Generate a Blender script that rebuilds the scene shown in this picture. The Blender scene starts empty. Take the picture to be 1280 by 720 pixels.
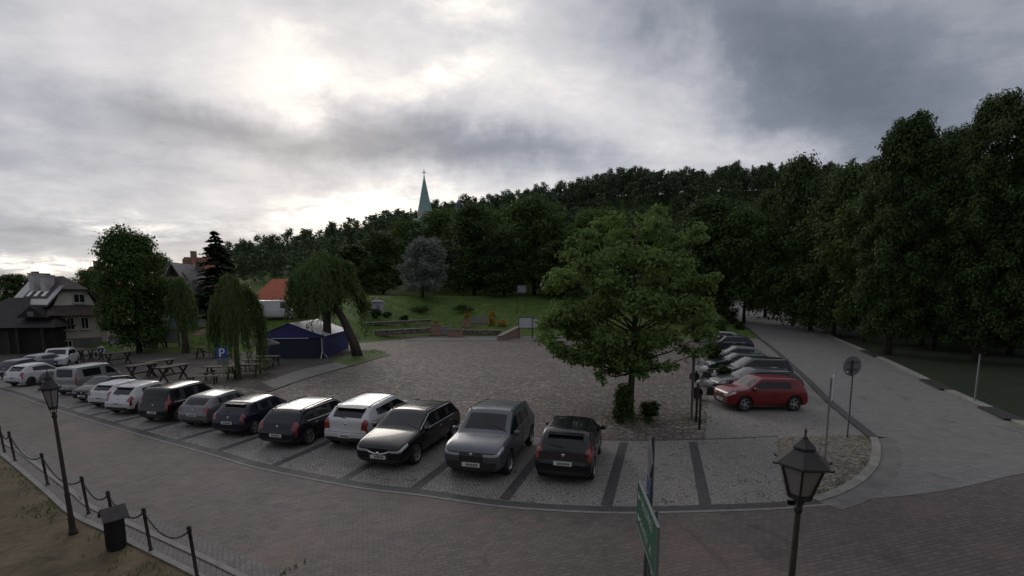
import bpy, bmesh, math, random
import numpy as np
from mathutils import Vector, Matrix, noise as mnoise
from mathutils.bvhtree import BVHTree
R = math.radians
SC = bpy.context.scene
COL = SC.collection

# ------------------------------------------------------------------ camera
F = 600.0; CAM_H = 5.3; PITCH = R(7.0); HOR = 372.0
SHIFT = HOR - (360.0 - F*math.tan(PITCH))
cam = bpy.data.cameras.new('camera'); cam_o = bpy.data.objects.new('camera', cam); COL.objects.link(cam_o)
cam.sensor_width = 36.0; cam.lens = F/1280.0*36.0; cam.shift_y = SHIFT/1280.0
cam.clip_start = 0.1; cam.clip_end = 3000
cam_o.location = (0, 0, CAM_H); cam_o.rotation_euler = (math.pi/2-PITCH, 0, 0)
SC.camera = cam_o

def ray(px, py):                      # photo pixel -> direction
    x = (px-640.0)/F; y = -(py-360.0-SHIFT)/F
    c, s = math.cos(PITCH), math.sin(PITCH)
    return Vector((x, c+y*s, -s+y*c))
def smooth(a, b, t):
    t = min(1.0, max(0.0, (t-a)/(b-a))); return t*t*(3-2*t)
def lerp(a, b, t): return a+(b-a)*t
RX = [-260,-175,-152,-104,-48,0,52,113,190,280,420]
RZ = [0,0,5,16,34,40,53,56,58,60,60]
def terrain(x, y):
    t = smooth(14, 30, x)
    l = smooth(-12, -24, x)
    y0 = lerp(lerp(66, 47, l), 62, t)
    slope = lerp(.165, .04, t)
    zl = min(slope*max(0, y-y0), 5.6)
    r = float(np.interp(x, RX, RZ))
    h = r*smooth(lerp(100, 135, t), 270, y)
    return zl+h
def G(px, py, tmax=900):              # pixel -> point on the terrain
    d = ray(px, py); o = Vector((0, 0, CAM_H)); t = 2.0; pt = 0
    while t < tmax:
        p = o+d*t
        if p.z <= terrain(p.x, p.y):
            a, b = pt, t
            for _ in range(30):
                m = (a+b)/2; q = o+d*m
                if q.z <= terrain(q.x, q.y): b = m
                else: a = m
            return o+d*b
        pt = t; t *= 1.01
    return o+d*tmax
def P(px, py, Y):                     # pixel -> point at depth Y
    d = ray(px, py); return Vector((0, 0, CAM_H))+d*(Y/d.y)

# ------------------------------------------------------------------ sky, sun, exposure
SUN_AZ, SUN_EL = R(-23), R(21)        # azimuth from +Y, clockwise positive
W = bpy.data.worlds.new('World'); SC.world = W; W.use_nodes = True
nt = W.node_tree; nt.nodes.clear()
class NG:
    """tiny expression builder for shader nodes"""
    def __init__(s, t): s.t = t
    def n(s, typ, **kw):
        x = s.t.nodes.new(typ)
        for k, v in kw.items(): setattr(x, k, v)
        return x
    def put(s, sock, v):
        if isinstance(v, bpy.types.NodeSocket): s.t.links.new(v, sock)
        else: sock.default_value = v
    def m(s, op, a, b=None, c=None, clamp=False):
        x = s.n('ShaderNodeMath', operation=op, use_clamp=clamp); s.put(x.inputs[0], a)
        if b is not None: s.put(x.inputs[1], b)
        if c is not None: s.put(x.inputs[2], c)
        return x.outputs[0]
    def ramp(s, fac, stops, interp='LINEAR'):
        x = s.n('ShaderNodeValToRGB'); x.color_ramp.interpolation = interp; e = x.color_ramp.elements
        while len(e) < len(stops): e.new(.5)
        for i, (p, c) in enumerate(stops):
            e[i].position = p; e[i].color = (c[0], c[1], c[2], 1) if len(c) == 3 else c
        s.put(x.inputs[0], fac); return x.outputs[0]
    def mix(s, fac, a, b, blend='MIX'):
        x = s.n('ShaderNodeMix', data_type='RGBA', blend_type=blend); s.put(x.inputs[0], fac)
        for i, v in ((6, a), (7, b)):
            if not isinstance(v, bpy.types.NodeSocket): v = (v[0], v[1], v[2], 1)
            s.put(x.inputs[i], v)
        return x.outputs[2]
    def noise(s, vec, scale, detail=4, rough=.55, dist=0.0, col=False):
        x = s.n('ShaderNodeTexNoise'); s.put(x.inputs['Vector'], vec)
        x.inputs['Scale'].default_value = scale; x.inputs['Detail'].default_value = detail
        x.inputs['Roughness'].default_value = rough; x.inputs['Distortion'].default_value = dist
        return x.outputs['Color' if col else 'Fac']
    def mapping(s, vec, scale=(1,1,1), rot=(0,0,0), loc=(0,0,0)):
        x = s.n('ShaderNodeMapping'); s.put(x.inputs['Vector'], vec)
        x.inputs['Scale'].default_value = scale; x.inputs['Rotation'].default_value = rot; x.inputs['Location'].default_value = loc
        return x.outputs[0]
def build_sky():
    g = NG(nt)
    tc = g.n('ShaderNodeTexCoord'); d = tc.outputs['Generated']
    sep = g.n('ShaderNodeSeparateXYZ'); g.put(sep.inputs[0], d)
    x, y, z = sep.outputs
    zz = g.m('ADD', g.m('MAXIMUM', z, 0.0), .16)
    cmb = g.n('ShaderNodeCombineXYZ'); g.put(cmb.inputs[0], g.m('DIVIDE', x, zz)); g.put(cmb.inputs[1], g.m('DIVIDE', y, zz))
    layer = cmb.outputs[0]                                    # a flat cloud layer overhead
    n1 = g.noise(g.mapping(layer, (.9, 1.5, 1), (0, 0, R(25))), 1.0, 6, .58, .4)
    n2 = g.noise(g.mapping(layer, (1, 1, 1), loc=(4.3, 1.7, 0)), 3.2, 5, .6, .3)
    wob = g.noise(d, 5.0, 5, .6, 0, col=True)
    ws = g.n('ShaderNodeSeparateColor'); g.put(ws.inputs[0], wob)
    az = g.m('ADD', g.m('ARCTAN2', x, y), g.m('MULTIPLY', g.m('SUBTRACT', ws.outputs[0], .5), .28))
    el = g.m('ADD', g.m('ARCSINE', z), g.m('MULTIPLY', g.m('SUBTRACT', ws.outputs[1], .5), .14))
    # bright gaps and dark banks of this evening's cloud deck: direction, size (radians), roll, strength
    blobs = [(385,95,.05,.11,0,.13),(345,118,.07,.03,0,.12),(300,120,.10,.03,0,.12),(420,272,.22,.030,-7,.26),(440,252,.12,.025,-4,.17),(590,12,.11,.05,0,.20),(80,328,.11,.012,2,.75),
             (160,278,.06,.016,0,.35),(705,85,.12,.05,20,.08),(520,112,.12,.025,-12,.22),(250,60,.28,.16,0,.10),(740,150,.28,.05,14,.07),
             (870,190,.14,.05,10,.10),(600,70,.35,.12,0,-.02),(400,195,.2,.02,0,.08),(1060,60,.1,.04,20,.08),
             (520,184,.30,.042,3,-.42),(270,172,.24,.030,2,-.32),(90,295,.24,.03,0,-.24),(330,298,.2,.022,0,-.18),(60,352,.3,.03,0,-.18),(650,187,.2,.03,8,-.16),
             (950,40,.30,.07,38,-.32),(1110,130,.30,.09,38,-.30),(930,150,.12,.03,12,-.14),(0,0,.35,.25,0,-.10),(80,190,.2,.05,8,-.16),(1250,60,.3,.2,0,-.16),(1020,90,.5,.3,0,-.12)]
    n3 = g.noise(g.mapping(layer, (1, 1.3, 1), loc=(2.1, 7.7, 0)), 5.5, 6, .62, .5)
    ragged = g.m('MAXIMUM', 0.0, g.m('ADD', .9, g.m('MULTIPLY', g.m('SUBTRACT', n3, .5), 4.5)))
    tot = None
    for (px, py, sa, se, rot, amp) in blobs:
        v = ray(px, py).normalized(); a0 = math.atan2(v.x, v.y); e0 = math.asin(v.z)
        da = g.m('SUBTRACT', az, a0); de = g.m('SUBTRACT', el, e0)
        c, s = math.cos(R(rot)), -math.sin(R(rot))
        a = g.m('DIVIDE', g.m('ADD', g.m('MULTIPLY', da, c), g.m('MULTIPLY', de, s)), sa)
        b = g.m('DIVIDE', g.m('SUBTRACT', g.m('MULTIPLY', de, c), g.m('MULTIPLY', da, s)), se)
        w = g.m('MULTIPLY', g.m('EXPONENT', g.m('MULTIPLY', g.m('ADD', g.m('MULTIPLY', a, a), g.m('MULTIPLY', b, b)), -.7)), amp)
        if amp > .12: w = g.m('MULTIPLY', w, ragged)
        tot = w if tot is None else g.m('ADD', tot, w)
    front = g.m('MULTIPLY', g.m('ADD', y, 1.0), .5)           # lighter towards the low sun
    base = g.m('ADD', .385, g.m('MULTIPLY', g.m('POWER', front, 1.6), .43))
    nz = g.m('ADD', g.m('MULTIPLY', g.m('SUBTRACT', n1, .5), .62), g.m('MULTIPLY', g.m('SUBTRACT', n2, .5), .42))
    L = g.m('MULTIPLY', g.m('ADD', g.m('ADD', base, nz), tot), .95)
    colr = g.ramp(L, [(0, (.080,.088,.110)), (.28, (.128,.138,.166)), (.5, (.243,.247,.275)), (.74, (.395,.385,.395)), (.92, (.57,.54,.505)), (1.0, (.70,.655,.59))])
    sky = g.n('ShaderNodeTexSky', sky_type='NISHITA', sun_disc=False, sun_elevation=SUN_EL, sun_rotation=SUN_AZ)
    up = g.n('ShaderNodeVectorMath', operation='SCALE'); g.put(up.inputs[0], colr); up.inputs['Scale'].default_value = 10.0
    col = g.mix(.95, sky.outputs[0], up.outputs[0])
    bg = g.n('ShaderNodeBackground'); g.put(bg.inputs[0], col); bg.inputs[1].default_value = 0.1
    out = g.n('ShaderNodeOutputWorld'); nt.links.new(bg.outputs[0], out.inputs[0])
build_sky()
sl = bpy.data.lights.new('sun', 'SUN'); sl.energy = 0.5; sl.specular_factor = .25; sl.angle = R(25); sl.color = (1, .93, .84)
so = bpy.data.objects.new('sun', sl); COL.objects.link(so)
sd = Vector((math.sin(SUN_AZ)*math.cos(SUN_EL), math.cos(SUN_AZ)*math.cos(SUN_EL), math.sin(SUN_EL)))
so.rotation_euler = sd.to_track_quat('Z', 'Y').to_euler(); so.location = (0, 0, 60)
SC.view_settings.view_transform = 'Standard'; SC.view_settings.look = 'None'
SC.view_settings.exposure = 0.8; SC.view_settings.gamma = 1.0; SC.view_settings.use_curve_mapping = False
SC.render.engine = 'CYCLES'; SC.cycles.use_denoising = True; SC.cycles.max_bounces = 6
SC.cycles.diffuse_bounces = 3; SC.cycles.transparent_max_bounces = 8

# ------------------------------------------------------------------ materials
MATS = {}
def mat(name, color, rough=.7, metal=0.0, bump=None, var=None, spec=None, coat=0.0):
    """bump=(scale,strength); var=(scale,amount): mottled colour"""
    if name in MATS: return MATS[name]
    m = bpy.data.materials.new(name); m.use_nodes = True; g = NG(m.node_tree)
    b = m.node_tree.nodes['Principled BSDF']
    b.inputs['Base Color'].default_value = (*color, 1); b.inputs['Roughness'].default_value = rough; b.inputs['Metallic'].default_value = metal
    if spec is not None: b.inputs['Specular IOR Level'].default_value = spec
    if coat: b.inputs['Coat Weight'].default_value = coat; b.inputs['Coat Roughness'].default_value = .04
    tc = g.n('ShaderNodeTexCoord').outputs['Object']
    if var:
        f = g.noise(tc, var[0], 5, .6)
        a = var[1]
        c = g.mix(g.ramp(f, [(.3, (0,0,0)), (.7, (1,1,1))]), tuple(x*(1-a) for x in color), tuple(min(1, x*(1+a)) for x in color))
        g.put(b.inputs['Base Color'], c)
        g.put(b.inputs['Roughness'], g.m('ADD', rough-.08, g.m('MULTIPLY', f, .16)))
    if bump:
        bn = g.n('ShaderNodeBump'); bn.inputs['Strength'].default_value = bump[1]; bn.inputs['Distance'].default_value = .02
        g.put(bn.inputs['Height'], g.noise(tc, bump[0], 4, .6)); m.node_tree.links.new(bn.outputs[0], b.inputs['Normal'])
    MATS[name] = m; return m
def leafmat(name, c1, c2, trans=.3):
    if name in MATS: return MATS[name]
    m = bpy.data.materials.new(name); m.use_nodes = True; g = NG(m.node_tree); t = m.node_tree
    b = t.nodes['Principled BSDF']; out = t.nodes['Material Output']
    geo = g.n('ShaderNodeNewGeometry'); oi = g.n('ShaderNodeObjectInfo')
    tc = g.n('ShaderNodeTexCoord').outputs['Object']
    f = g.m('ADD', g.m('MULTIPLY', geo.outputs['Random Per Island'], .55), g.m('MULTIPLY', g.noise(tc, .55, 3, .6), .75))
    f = g.m('ADD', g.m('SUBTRACT', f, .15), g.m('MULTIPLY', g.m('SUBTRACT', oi.outputs['Random'], .5), .25), clamp=True)
    c = g.mix(f, c1, c2); g.put(b.inputs['Base Color'], c); b.inputs['Roughness'].default_value = .55
    b.inputs['Specular IOR Level'].default_value = .08
    tr = g.n('ShaderNodeBsdfTranslucent'); g.put(tr.inputs[0], g.mix(.35, c, (.10, .14, .02)))
    mx = g.n('ShaderNodeMixShader'); mx.inputs[0].default_value = trans
    t.links.new(b.outputs[0], mx.inputs[1]); t.links.new(tr.outputs[0], mx.inputs[2]); t.links.new(mx.outputs[0], out.inputs[0])
    MATS[name] = m; return m
def stonemat(name, c1, c2, joint, scale, randomness=.9, stretch=(1,1,1), rot=0, big=(.15,.25), glint=.5, bump=.6, jw=.06, tint=None):
    """irregular setts: every stone its own tone and gloss, dark joints, large worn patches"""
    if name in MATS: return MATS[name]
    m = bpy.data.materials.new(name); m.use_nodes = True; g = NG(m.node_tree); t = m.node_tree; b = t.nodes['Principled BSDF']
    tc = g.n('ShaderNodeTexCoord').outputs['Object']
    wv = g.n('ShaderNodeVectorMath', operation='ADD'); g.put(wv.inputs[0], g.mapping(tc, stretch, (0, 0, rot)))
    wn = g.n('ShaderNodeVectorMath', operation='SCALE'); g.put(wn.inputs[0], g.noise(tc, 1.3, 3, .6, col=True)); wn.inputs['Scale'].default_value = .25
    g.put(wv.inputs[1], wn.outputs[0]); vec = wv.outputs[0]
    v1 = g.n('ShaderNodeTexVoronoi', feature='F1'); v2 = g.n('ShaderNodeTexVoronoi', feature='DISTANCE_TO_EDGE')
    for v in (v1, v2):
        g.put(v.inputs['Vector'], vec); v.inputs['Scale'].default_value = scale; v.inputs['Randomness'].default_value = randomness
    sp = g.n('ShaderNodeSeparateColor'); g.put(sp.inputs[0], v1.outputs['Color'])
    base = g.mix(sp.outputs[0], c1, c2)
    if tint: base = g.mix(g.m('GREATER_THAN', sp.outputs[2], .72), base, tint)
    big_n = g.noise(tc, big[0], 5, .62)
    k = g.m('ADD', 1.0-big[1], g.m('MULTIPLY', big_n, big[1]*2))
    sc = g.n('ShaderNodeVectorMath', operation='SCALE'); g.put(sc.inputs[0], base); g.put(sc.inputs['Scale'], k)
    jm = g.ramp(v2.outputs['Distance'], [(0, (0,0,0)), (jw, (0,0,0)), (jw*2.4, (1,1,1))])
    g.put(b.inputs['Base Color'], g.mix(jm, joint, sc.outputs[0]))
    rgh = g.m('SUBTRACT', .82, g.m('MULTIPLY', g.m('POWER', sp.outputs[1], 2.5), glint))
    g.put(b.inputs['Roughness'], g.mix(jm, (.9,.9,.9), rgh) if False else rgh)
    bn = g.n('ShaderNodeBump'); bn.inputs['Strength'].default_value = bump; bn.inputs['Distance'].default_value = .03
    hgt = g.m('ADD', g.m('MINIMUM', g.m('MULTIPLY', v2.outputs['Distance'], 3.0), .5), g.m('MULTIPLY', g.noise(tc, 9, 3, .6), .25))
    hgt = g.m('ADD', hgt, g.m('MULTIPLY', sp.outputs[2], .5))
    g.put(bn.inputs['Height'], hgt); t.links.new(bn.outputs[0], b.inputs['Normal'])
    MATS[name] = m; return m
def brickmat(name, c1, c2, mortar, w, h, rot=0, patch=.25, patchc=None, rough=.75, bump=.35):
    if name in MATS: return MATS[name]
    m = bpy.data.materials.new(name); m.use_nodes = True; g = NG(m.node_tree); t = m.node_tree; b = t.nodes['Principled BSDF']
    tc = g.n('ShaderNodeTexCoord').outputs['Object']
    br = g.n('ShaderNodeTexBrick'); g.put(br.inputs['Vector'], g.mapping(tc, rot=(0, 0, rot)))
    for k, v in (('Color1', c1), ('Color2', c2), ('Mortar', mortar)): br.inputs[k].default_value = (*v, 1)
    br.inputs['Scale'].default_value = 1.0; br.inputs['Brick Width'].default_value = w; br.inputs['Row Height'].default_value = h
    br.inputs['Mortar Size'].default_value = .008; br.inputs['Mortar Smooth'].default_value = .3
    n1 = g.noise(tc, .35, 6, .65, .5); n2 = g.noise(tc, 2.2, 4, .6)
    c = br.outputs['Color']
    if patchc: c = g.mix(g.ramp(n1, [(.5, (0,0,0)), (.72, (.55,.55,.55))]), c, patchc)
    k = g.m('ADD', 1-patch, g.m('MULTIPLY', g.m('ADD', g.m('MULTIPLY', n1, .6), g.m('MULTIPLY', n2, .4)), patch*2))
    n4 = g.noise(g.mapping(tc, (1, .45, 1), (0, 0, rot)), .8, 5, .65, 1.2)                 # oil stains and worn tracks
    st = g.ramp(n4, [(.34, (.70,.70,.70)), (.42, (1,1,1)), (.62, (1,1,1)), (.72, (1.14,1.12,1.08))])
    c = g.mix(1.0, c, st, 'MULTIPLY')
    sc = g.n('ShaderNodeVectorMath', operation='SCALE'); g.put(sc.inputs[0], c); g.put(sc.inputs['Scale'], k)
    g.put(b.inputs['Base Color'], sc.outputs[0])
    g.put(b.inputs['Roughness'], g.m('ADD', rough-.12, g.m('MULTIPLY', n2, .24)))
    bn = g.n('ShaderNodeBump'); bn.inputs['Strength'].default_value = bump; bn.inputs['Distance'].default_value = .01
    g.put(bn.inputs['Height'], g.m('ADD', g.m('SUBTRACT', 1.0, br.outputs['Fac']), g.m('MULTIPLY', n2, .6))); t.links.new(bn.outputs[0], b.inputs['Normal'])
    MATS[name] = m; return m
def blendmat(name, cols, scale, rough=.9, bump=(6, .5)):
    """soil / grass: three tones mixed by noise at two sizes"""
    if name in MATS: return MATS[name]
    m = bpy.data.materials.new(name); m.use_nodes = True; g = NG(m.node_tree); t = m.node_tree; b = t.nodes['Principled BSDF']
    tc = g.n('ShaderNodeTexCoord').outputs['Object']
    n1 = g.noise(tc, scale, 6, .65, .4); n2 = g.noise(tc, scale*7, 4, .7)
    f = g.m('ADD', g.m('MULTIPLY', n1, .65), g.m('MULTIPLY', n2, .35))
    g.put(b.inputs['Base Color'], g.ramp(f, [(.34, cols[0]), (.5, cols[1]), (.66, cols[2])]))
    b.inputs['Roughness'].default_value = rough; b.inputs['Specular IOR Level'].default_value = .2
    bn = g.n('ShaderNodeBump'); bn.inputs['Strength'].default_value = bump[1]; bn.inputs['Distance'].default_value = .04
    g.put(bn.inputs['Height'], g.noise(tc, bump[0], 4, .7)); t.links.new(bn.outputs[0], b.inputs['Normal'])
    MATS[name] = m; return m

# ------------------------------------------------------------------ mesh + object helpers
class MB:
    def __init__(s): s.v = []; s.f = []; s.m = []
    def add(s, vs, fs, mi=0):
        o = len(s.v); s.v += [tuple(v) for v in vs]; s.f += [tuple(i+o for i in f) for f in fs]; s.m += [mi]*len(fs); return s
    def box(s, c, size, rz=0, mi=0, M=None, taper=1.0):
        hx, hy, hz = size[0]/2, size[1]/2, size[2]/2
        vs = [Vector((x*hx*(taper if z > 0 else 1), y*hy*(taper if z > 0 else 1), z*hz)) for z in (-1, 1) for y in (-1, 1) for x in (-1, 1)]
        T = (M if M is not None else Matrix.Rotation(rz, 3, 'Z'))
        vs = [T @ v+Vector(c) for v in vs]
        return s.add(vs, [(0,2,3,1),(4,5,7,6),(0,1,5,4),(2,6,7,3),(0,4,6,2),(1,3,7,5)], mi)
    def bar(s, p0, p1, w, h, mi=0):          # rectangular beam between two points
        p0, p1 = Vector(p0), Vector(p1); d = p1-p0; q = d.to_track_quat('X', 'Z').to_matrix()
        return s.box((p0+p1)/2, (d.length, w, h), M=q, mi=mi)
    def tube(s, pts, rad, n=8, mi=0, caps=True):
        pts = [Vector(p) for p in pts]; k = len(pts)
        rad = rad if isinstance(rad, (list, tuple)) else [rad]*k
        o = len(s.v); vs = []; up = None
        for i, p in enumerate(pts):
            d = (pts[min(i+1, k-1)]-pts[max(i-1, 0)]).normalized()
            if up is None: up = Vector((1, 0, 0)) if abs(d.x) < .8 else Vector((0, 1, 0))
            a = d.cross(up).normalized(); up = a.cross(d).normalized()
            for j in range(n):
                t = 2*math.pi*j/n; vs.append(p+(a*math.cos(t)+up*math.sin(t))*rad[i])
        fs = [(i*n+j, i*n+(j+1) % n, (i+1)*n+(j+1) % n, (i+1)*n+j) for i in range(k-1) for j in range(n)]
        if caps: fs += [tuple(range(n))[::-1], tuple((k-1)*n+j for j in range(n))]
        return s.add(vs, fs, mi)
    def lathe(s, prof, n=16, c=(0,0,0), mi=0, M=None, ph=0):   # prof: (r, z)
        vs = []; 
        for r, z in prof:
            for j in range(n):
                t = 2*math.pi*j/n+ph; vs.append(Vector((r*math.cos(t), r*math.sin(t), z)))
        if M is not None: vs = [M @ v for v in vs]
        vs = [v+Vector(c) for v in vs]; k = len(prof)
        fs = [(i*n+j, i*n+(j+1) % n, (i+1)*n+(j+1) % n, (i+1)*n+j) for i in range(k-1) for j in range(n)]
        fs += [tuple(range(n))[::-1], tuple((k-1)*n+j for j in range(n))]
        return s.add(vs, fs, mi)
    def prism(s, poly, thick, M=None, mi=0):                   # poly in local xz plane, extruded along y
        n = len(poly); vs = [Vector((x, -thick/2, z)) for x, z in poly]+[Vector((x, thick/2, z)) for x, z in poly]
        if M is not None: vs = [M @ v for v in vs]
        fs = [tuple(range(n)), tuple(range(2*n-1, n-1, -1))]+[(i, i+n, (i+1) % n+n, (i+1) % n) for i in range(n)]
        return s.add(vs, fs, mi)
    def build(s, name, mats, parent=None, smooth_=False, loc=None, bevel=0):
        me = bpy.data.meshes.new(name); me.from_pydata(s.v, [], s.f)
        if not isinstance(mats, (list, tuple)): mats = [mats]
        for m in mats: me.materials.append(m)
        if len(mats) > 1: me.polygons.foreach_set('material_index', s.m)
        bm = bmesh.new(); bm.from_mesh(me); bmesh.ops.recalc_face_normals(bm, faces=bm.faces[:]); bm.to_mesh(me); bm.free()
        if smooth_: me.polygons.foreach_set('use_smooth', [True]*len(me.polygons))
        o = bpy.data.objects.new(name, me); COL.objects.link(o)
        if parent is not None: o.parent = parent
        if loc is not None: o.location = loc
        if bevel:
            b = o.modifiers.new('bevel', 'BEVEL'); b.width = bevel; b.segments = 2; b.limit_method = 'ANGLE'
        return o
def tag(o, label=None, cat=None, group=None, kind=None):
    if label: o['label'] = label
    if cat: o['category'] = cat
    if group: o['group'] = group
    if kind: o['kind'] = kind
    return o
def thing(name, label, cat, loc=(0,0,0), rz=0, group=None, tilt=(0,0)):
    o = bpy.data.objects.new(name, None); COL.objects.link(o); o.location = loc; o.rotation_euler = (tilt[0], tilt[1], rz)
    o.empty_display_size = .2
    return tag(o, label, cat, group)
def copy_tree(root):
    def cp(o, par):
        c = o.copy(); COL.objects.link(c)
        if par is not None: c.parent = par
        for ch in list(o.children): cp(ch, c)
        return c
    return cp(root, None)
def struct(mb, name, m, **k): return tag(mb.build(name, m, **k), kind='structure')
def V2(px, py):
    p = G(px, py); return (p.x, p.y)
def sheet(name, poly, z, m, smooth_poly=False):
    """a flat paving sheet from world xy points"""
    bm = bmesh.new(); vs = [bm.verts.new((x, y, z)) for x, y in poly]; f = bm.faces.new(vs)
    bmesh.ops.triangulate(bm, faces=[f])
    for q in bm.faces:
        if q.normal.z < 0: q.normal_flip()
    me = bpy.data.meshes.new(name); bm.to_mesh(me); bm.free(); me.materials.append(m)
    o = bpy.data.objects.new(name, me); COL.objects.link(o); return tag(o, kind='structure')
def resample(pts, n):
    """smooth curve (Catmull-Rom) through xy points"""
    pts = [Vector((p[0], p[1])) for p in pts]; out = []
    e = [2*pts[0]-pts[1]]+pts+[2*pts[-1]-pts[-2]]
    for i in range(1, len(e)-2):
        for k in range(n):
            t = k/n; a, b, c, d = e[i-1], e[i], e[i+1], e[i+2]
            out.append(.5*((2*b)+(c-a)*t+(2*a-5*b+4*c-d)*t*t+(3*b-a-3*c+d)*t*t*t))
    out.append(pts[-1]); return out
def offset(pts, d):
    out = []
    for i, p in enumerate(pts):
        t = (pts[min(i+1, len(pts)-1)]-pts[max(i-1, 0)]).normalized(); out.append(p+Vector((-t.y, t.x))*d)
    return out
def ribbon(name, pts, d0, d1, z0, z1, m, follow=False):
    """solid strip along a curve, from offset d0 to d1, top at z1 (a kerb, gutter or line)"""
    a, b = offset(pts, d0), offset(pts, d1); mb = MB(); n = len(pts); vs = []
    for i in range(n):
        za = terrain(a[i].x, a[i].y) if follow else 0; zb = terrain(b[i].x, b[i].y) if follow else 0
        vs += [(a[i].x, a[i].y, za+z0), (a[i].x, a[i].y, za+z1), (b[i].x, b[i].y, zb+z1), (b[i].x, b[i].y, zb+z0)]
    fs = []
    for i in range(n-1):
        o = i*4; q = o+4; fs += [(o, q, q+1, o+1), (o+1, q+1, q+2, o+2), (o+2, q+2, q+3, o+3)]
    fs += [(0, 1, 2, 3), (n*4-4, n*4-1, n*4-2, n*4-3)]
    mb.add(vs, fs); return struct(mb, name, m)

# ------------------------------------------------------------------ ground
def build_ground():
    xs = sorted(set([-420+i*12 for i in range(71)]+[-60+i*2 for i in range(61)])); ys = sorted(set([-20+i*4 for i in range(12)]+[28+i*2 for i in range(60)]+[148+i*8 for i in range(60)]))
    mb = MB(); nx = len(xs)
    vs = [(x, y, terrain(x, y)) for y in ys for x in xs]
    fs = [(j*nx+i, j*nx+i+1, (j+1)*nx+i+1, (j+1)*nx+i) for j in range(len(ys)-1) for i in range(nx-1)]
    mb.add(vs, fs)
    return struct(mb, 'ground', blendmat('grass', [(.042,.070,.014), (.068,.112,.022), (.105,.150,.036)], .35), smooth_=True)
build_ground()
M_plaza = stonemat('plaza_cobbles', (.078,.064,.056), (.232,.198,.172), (.030,.026,.022), 3.7, .95, (1, 1.3, 1), .2, (.28,.42), .16, .8, .05, tint=(.150,.100,.086))
M_setts = stonemat('grey_setts', (.190,.181,.167), (.258,.244,.224), (.075,.071,.066), 9.5, .55, (1,1,1), R(-17), (.35,.26), .08, .45, .05)
M_isl = stonemat('island_cobbles', (.125,.108,.085), (.225,.195,.155), (.045,.040,.028), 4.6, .9, (1,1.3,1), 0, (.6,.25), .3, .9, .05)
M_road = brickmat('road_pavers', (.079,.066,.062), (.118,.093,.085), (.042,.037,.035), .22, .11, R(-17), .36, (.142,.090,.074))
M_lane = brickmat('lane_pavers', (.140,.136,.130), (.190,.182,.174), (.075,.072,.070), .3, .15, R(22), .32, (.125,.120,.110))
M_dark = brickmat('dark_setts', (.040,.039,.040), (.062,.060,.061), (.02,.02,.02), .12, .12, R(-17), .2)
M_kerb = mat('kerb_granite', (.17,.165,.16), .8, bump=(14,.4), var=(3,.25))
M_kerb2 = mat('kerb_concrete', (.20,.195,.175), .85, bump=(10,.4), var=(2,.3))
M_gut = brickmat('gutter_pavers', (.085,.079,.078), (.115,.105,.103), (.04,.038,.038), .2, .1, R(60), .2)
M_earth = blendmat('trodden_earth', [(.040,.038,.022), (.098,.076,.046), (.165,.125,.078)], .8, bump=(8,.7))
M_earth2 = blendmat('packed_dirt', [(.050,.045,.040), (.075,.067,.060), (.10,.088,.080)], .4, bump=(5,.5))
M_path = mat('path_slabs', (.135,.128,.12), .85, bump=(8,.5), var=(1.2,.25))

kerb_px = [(-60,474),(0,489),(25,497),(82,517),(175,545),(265,570),(320,586),(440,610),(520,620),(610,633),(679,639),(780,643),(910,640),(980,637),(1052,631)]
kerb = resample([V2(*p) for p in kerb_px], 8)
near_px = [(-90,500),(-40,530),(7,557),(25,568),(82,612),(112,636),(165,660),(250,699),(315,731)]
near = [Vector(V2(*p)) for p in near_px]
dlast = (near[-1]-near[-2]).normalized()
near = resample([tuple(p) for p in near]+[tuple(near[-1]+dlast*3), tuple(near[-1]+dlast*25)], 6)
edge_r = resample([V2(*p) for p in [(1052,631),(1085,625),(1160,617),(1220,606),(1280,592),(1400,570)]], 6)
# the road: between the far kerb and the near kerb, running on past the frame on both sides
road_poly = [tuple(p) for p in kerb]+[tuple(p) for p in edge_r[1:]]+[(40,4),(40,-15)]+[tuple(near[-1]+Vector((0,-8)))]+[tuple(p) for p in reversed(near)]
sheet('road', road_poly, .010, M_road)
sheet('pavement', [tuple(p) for p in near]+[(near[-1].x-8, -18), (-60,-18), (-60, near[0].y)], .014, M_earth)
ribbon('kerb', near, -.02, .10, 0, .05, M_kerb)
ribbon('gutter', near, .10, .50, 0, .018, M_gut)
ribbon('kerb', near, -.42, -.30, 0, .045, M_kerb)
ribbon('gutter', near, -.30, -.02, 0, .028, M_gut)
# far side: light kerb stone line, then a dark sett gutter, then the bays
ribbon('kerb', kerb, 0, .10, 0, .022, M_kerb)
ribbon('gutter', kerb, .10, .42, 0, .016, M_dark)
inner = offset(kerb, .42)
ax = Vector((.3, .955)); ax.normalize()
BAY = 6.0
bays = [tuple(p) for p in inner]+[tuple(p+ax*BAY) for p in reversed(inner)]
sheet('plaza', [(-75,20),(-30,14)]+[V2(1097,548), V2(925,402)]+[(30,66),(-12,66),(-24,46.5),(-75,46.5)], .004, M_plaza)
sheet('parking_bays', bays[:], .008, M_setts)
for bx, by in [(82,512),(107,521),(135,530),(172,541),(215,553),(265,566),(338,584),(425,602),(516,613),(630,625),(758,633),(882,632)]:
    p = Vector(V2(bx, by)); q = p+ax*(BAY-.3); w = .15
    t = Vector((ax.y, -ax.x))*w
    sheet('bay_line', [tuple(p-t), tuple(p+t), tuple(q+t), tuple(q-t)], .014, M_dark)
top = [p+ax*BAY for p in inner]
ribbon('bay_line', top, -.06, .08, 0, .013, M_dark)
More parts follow.
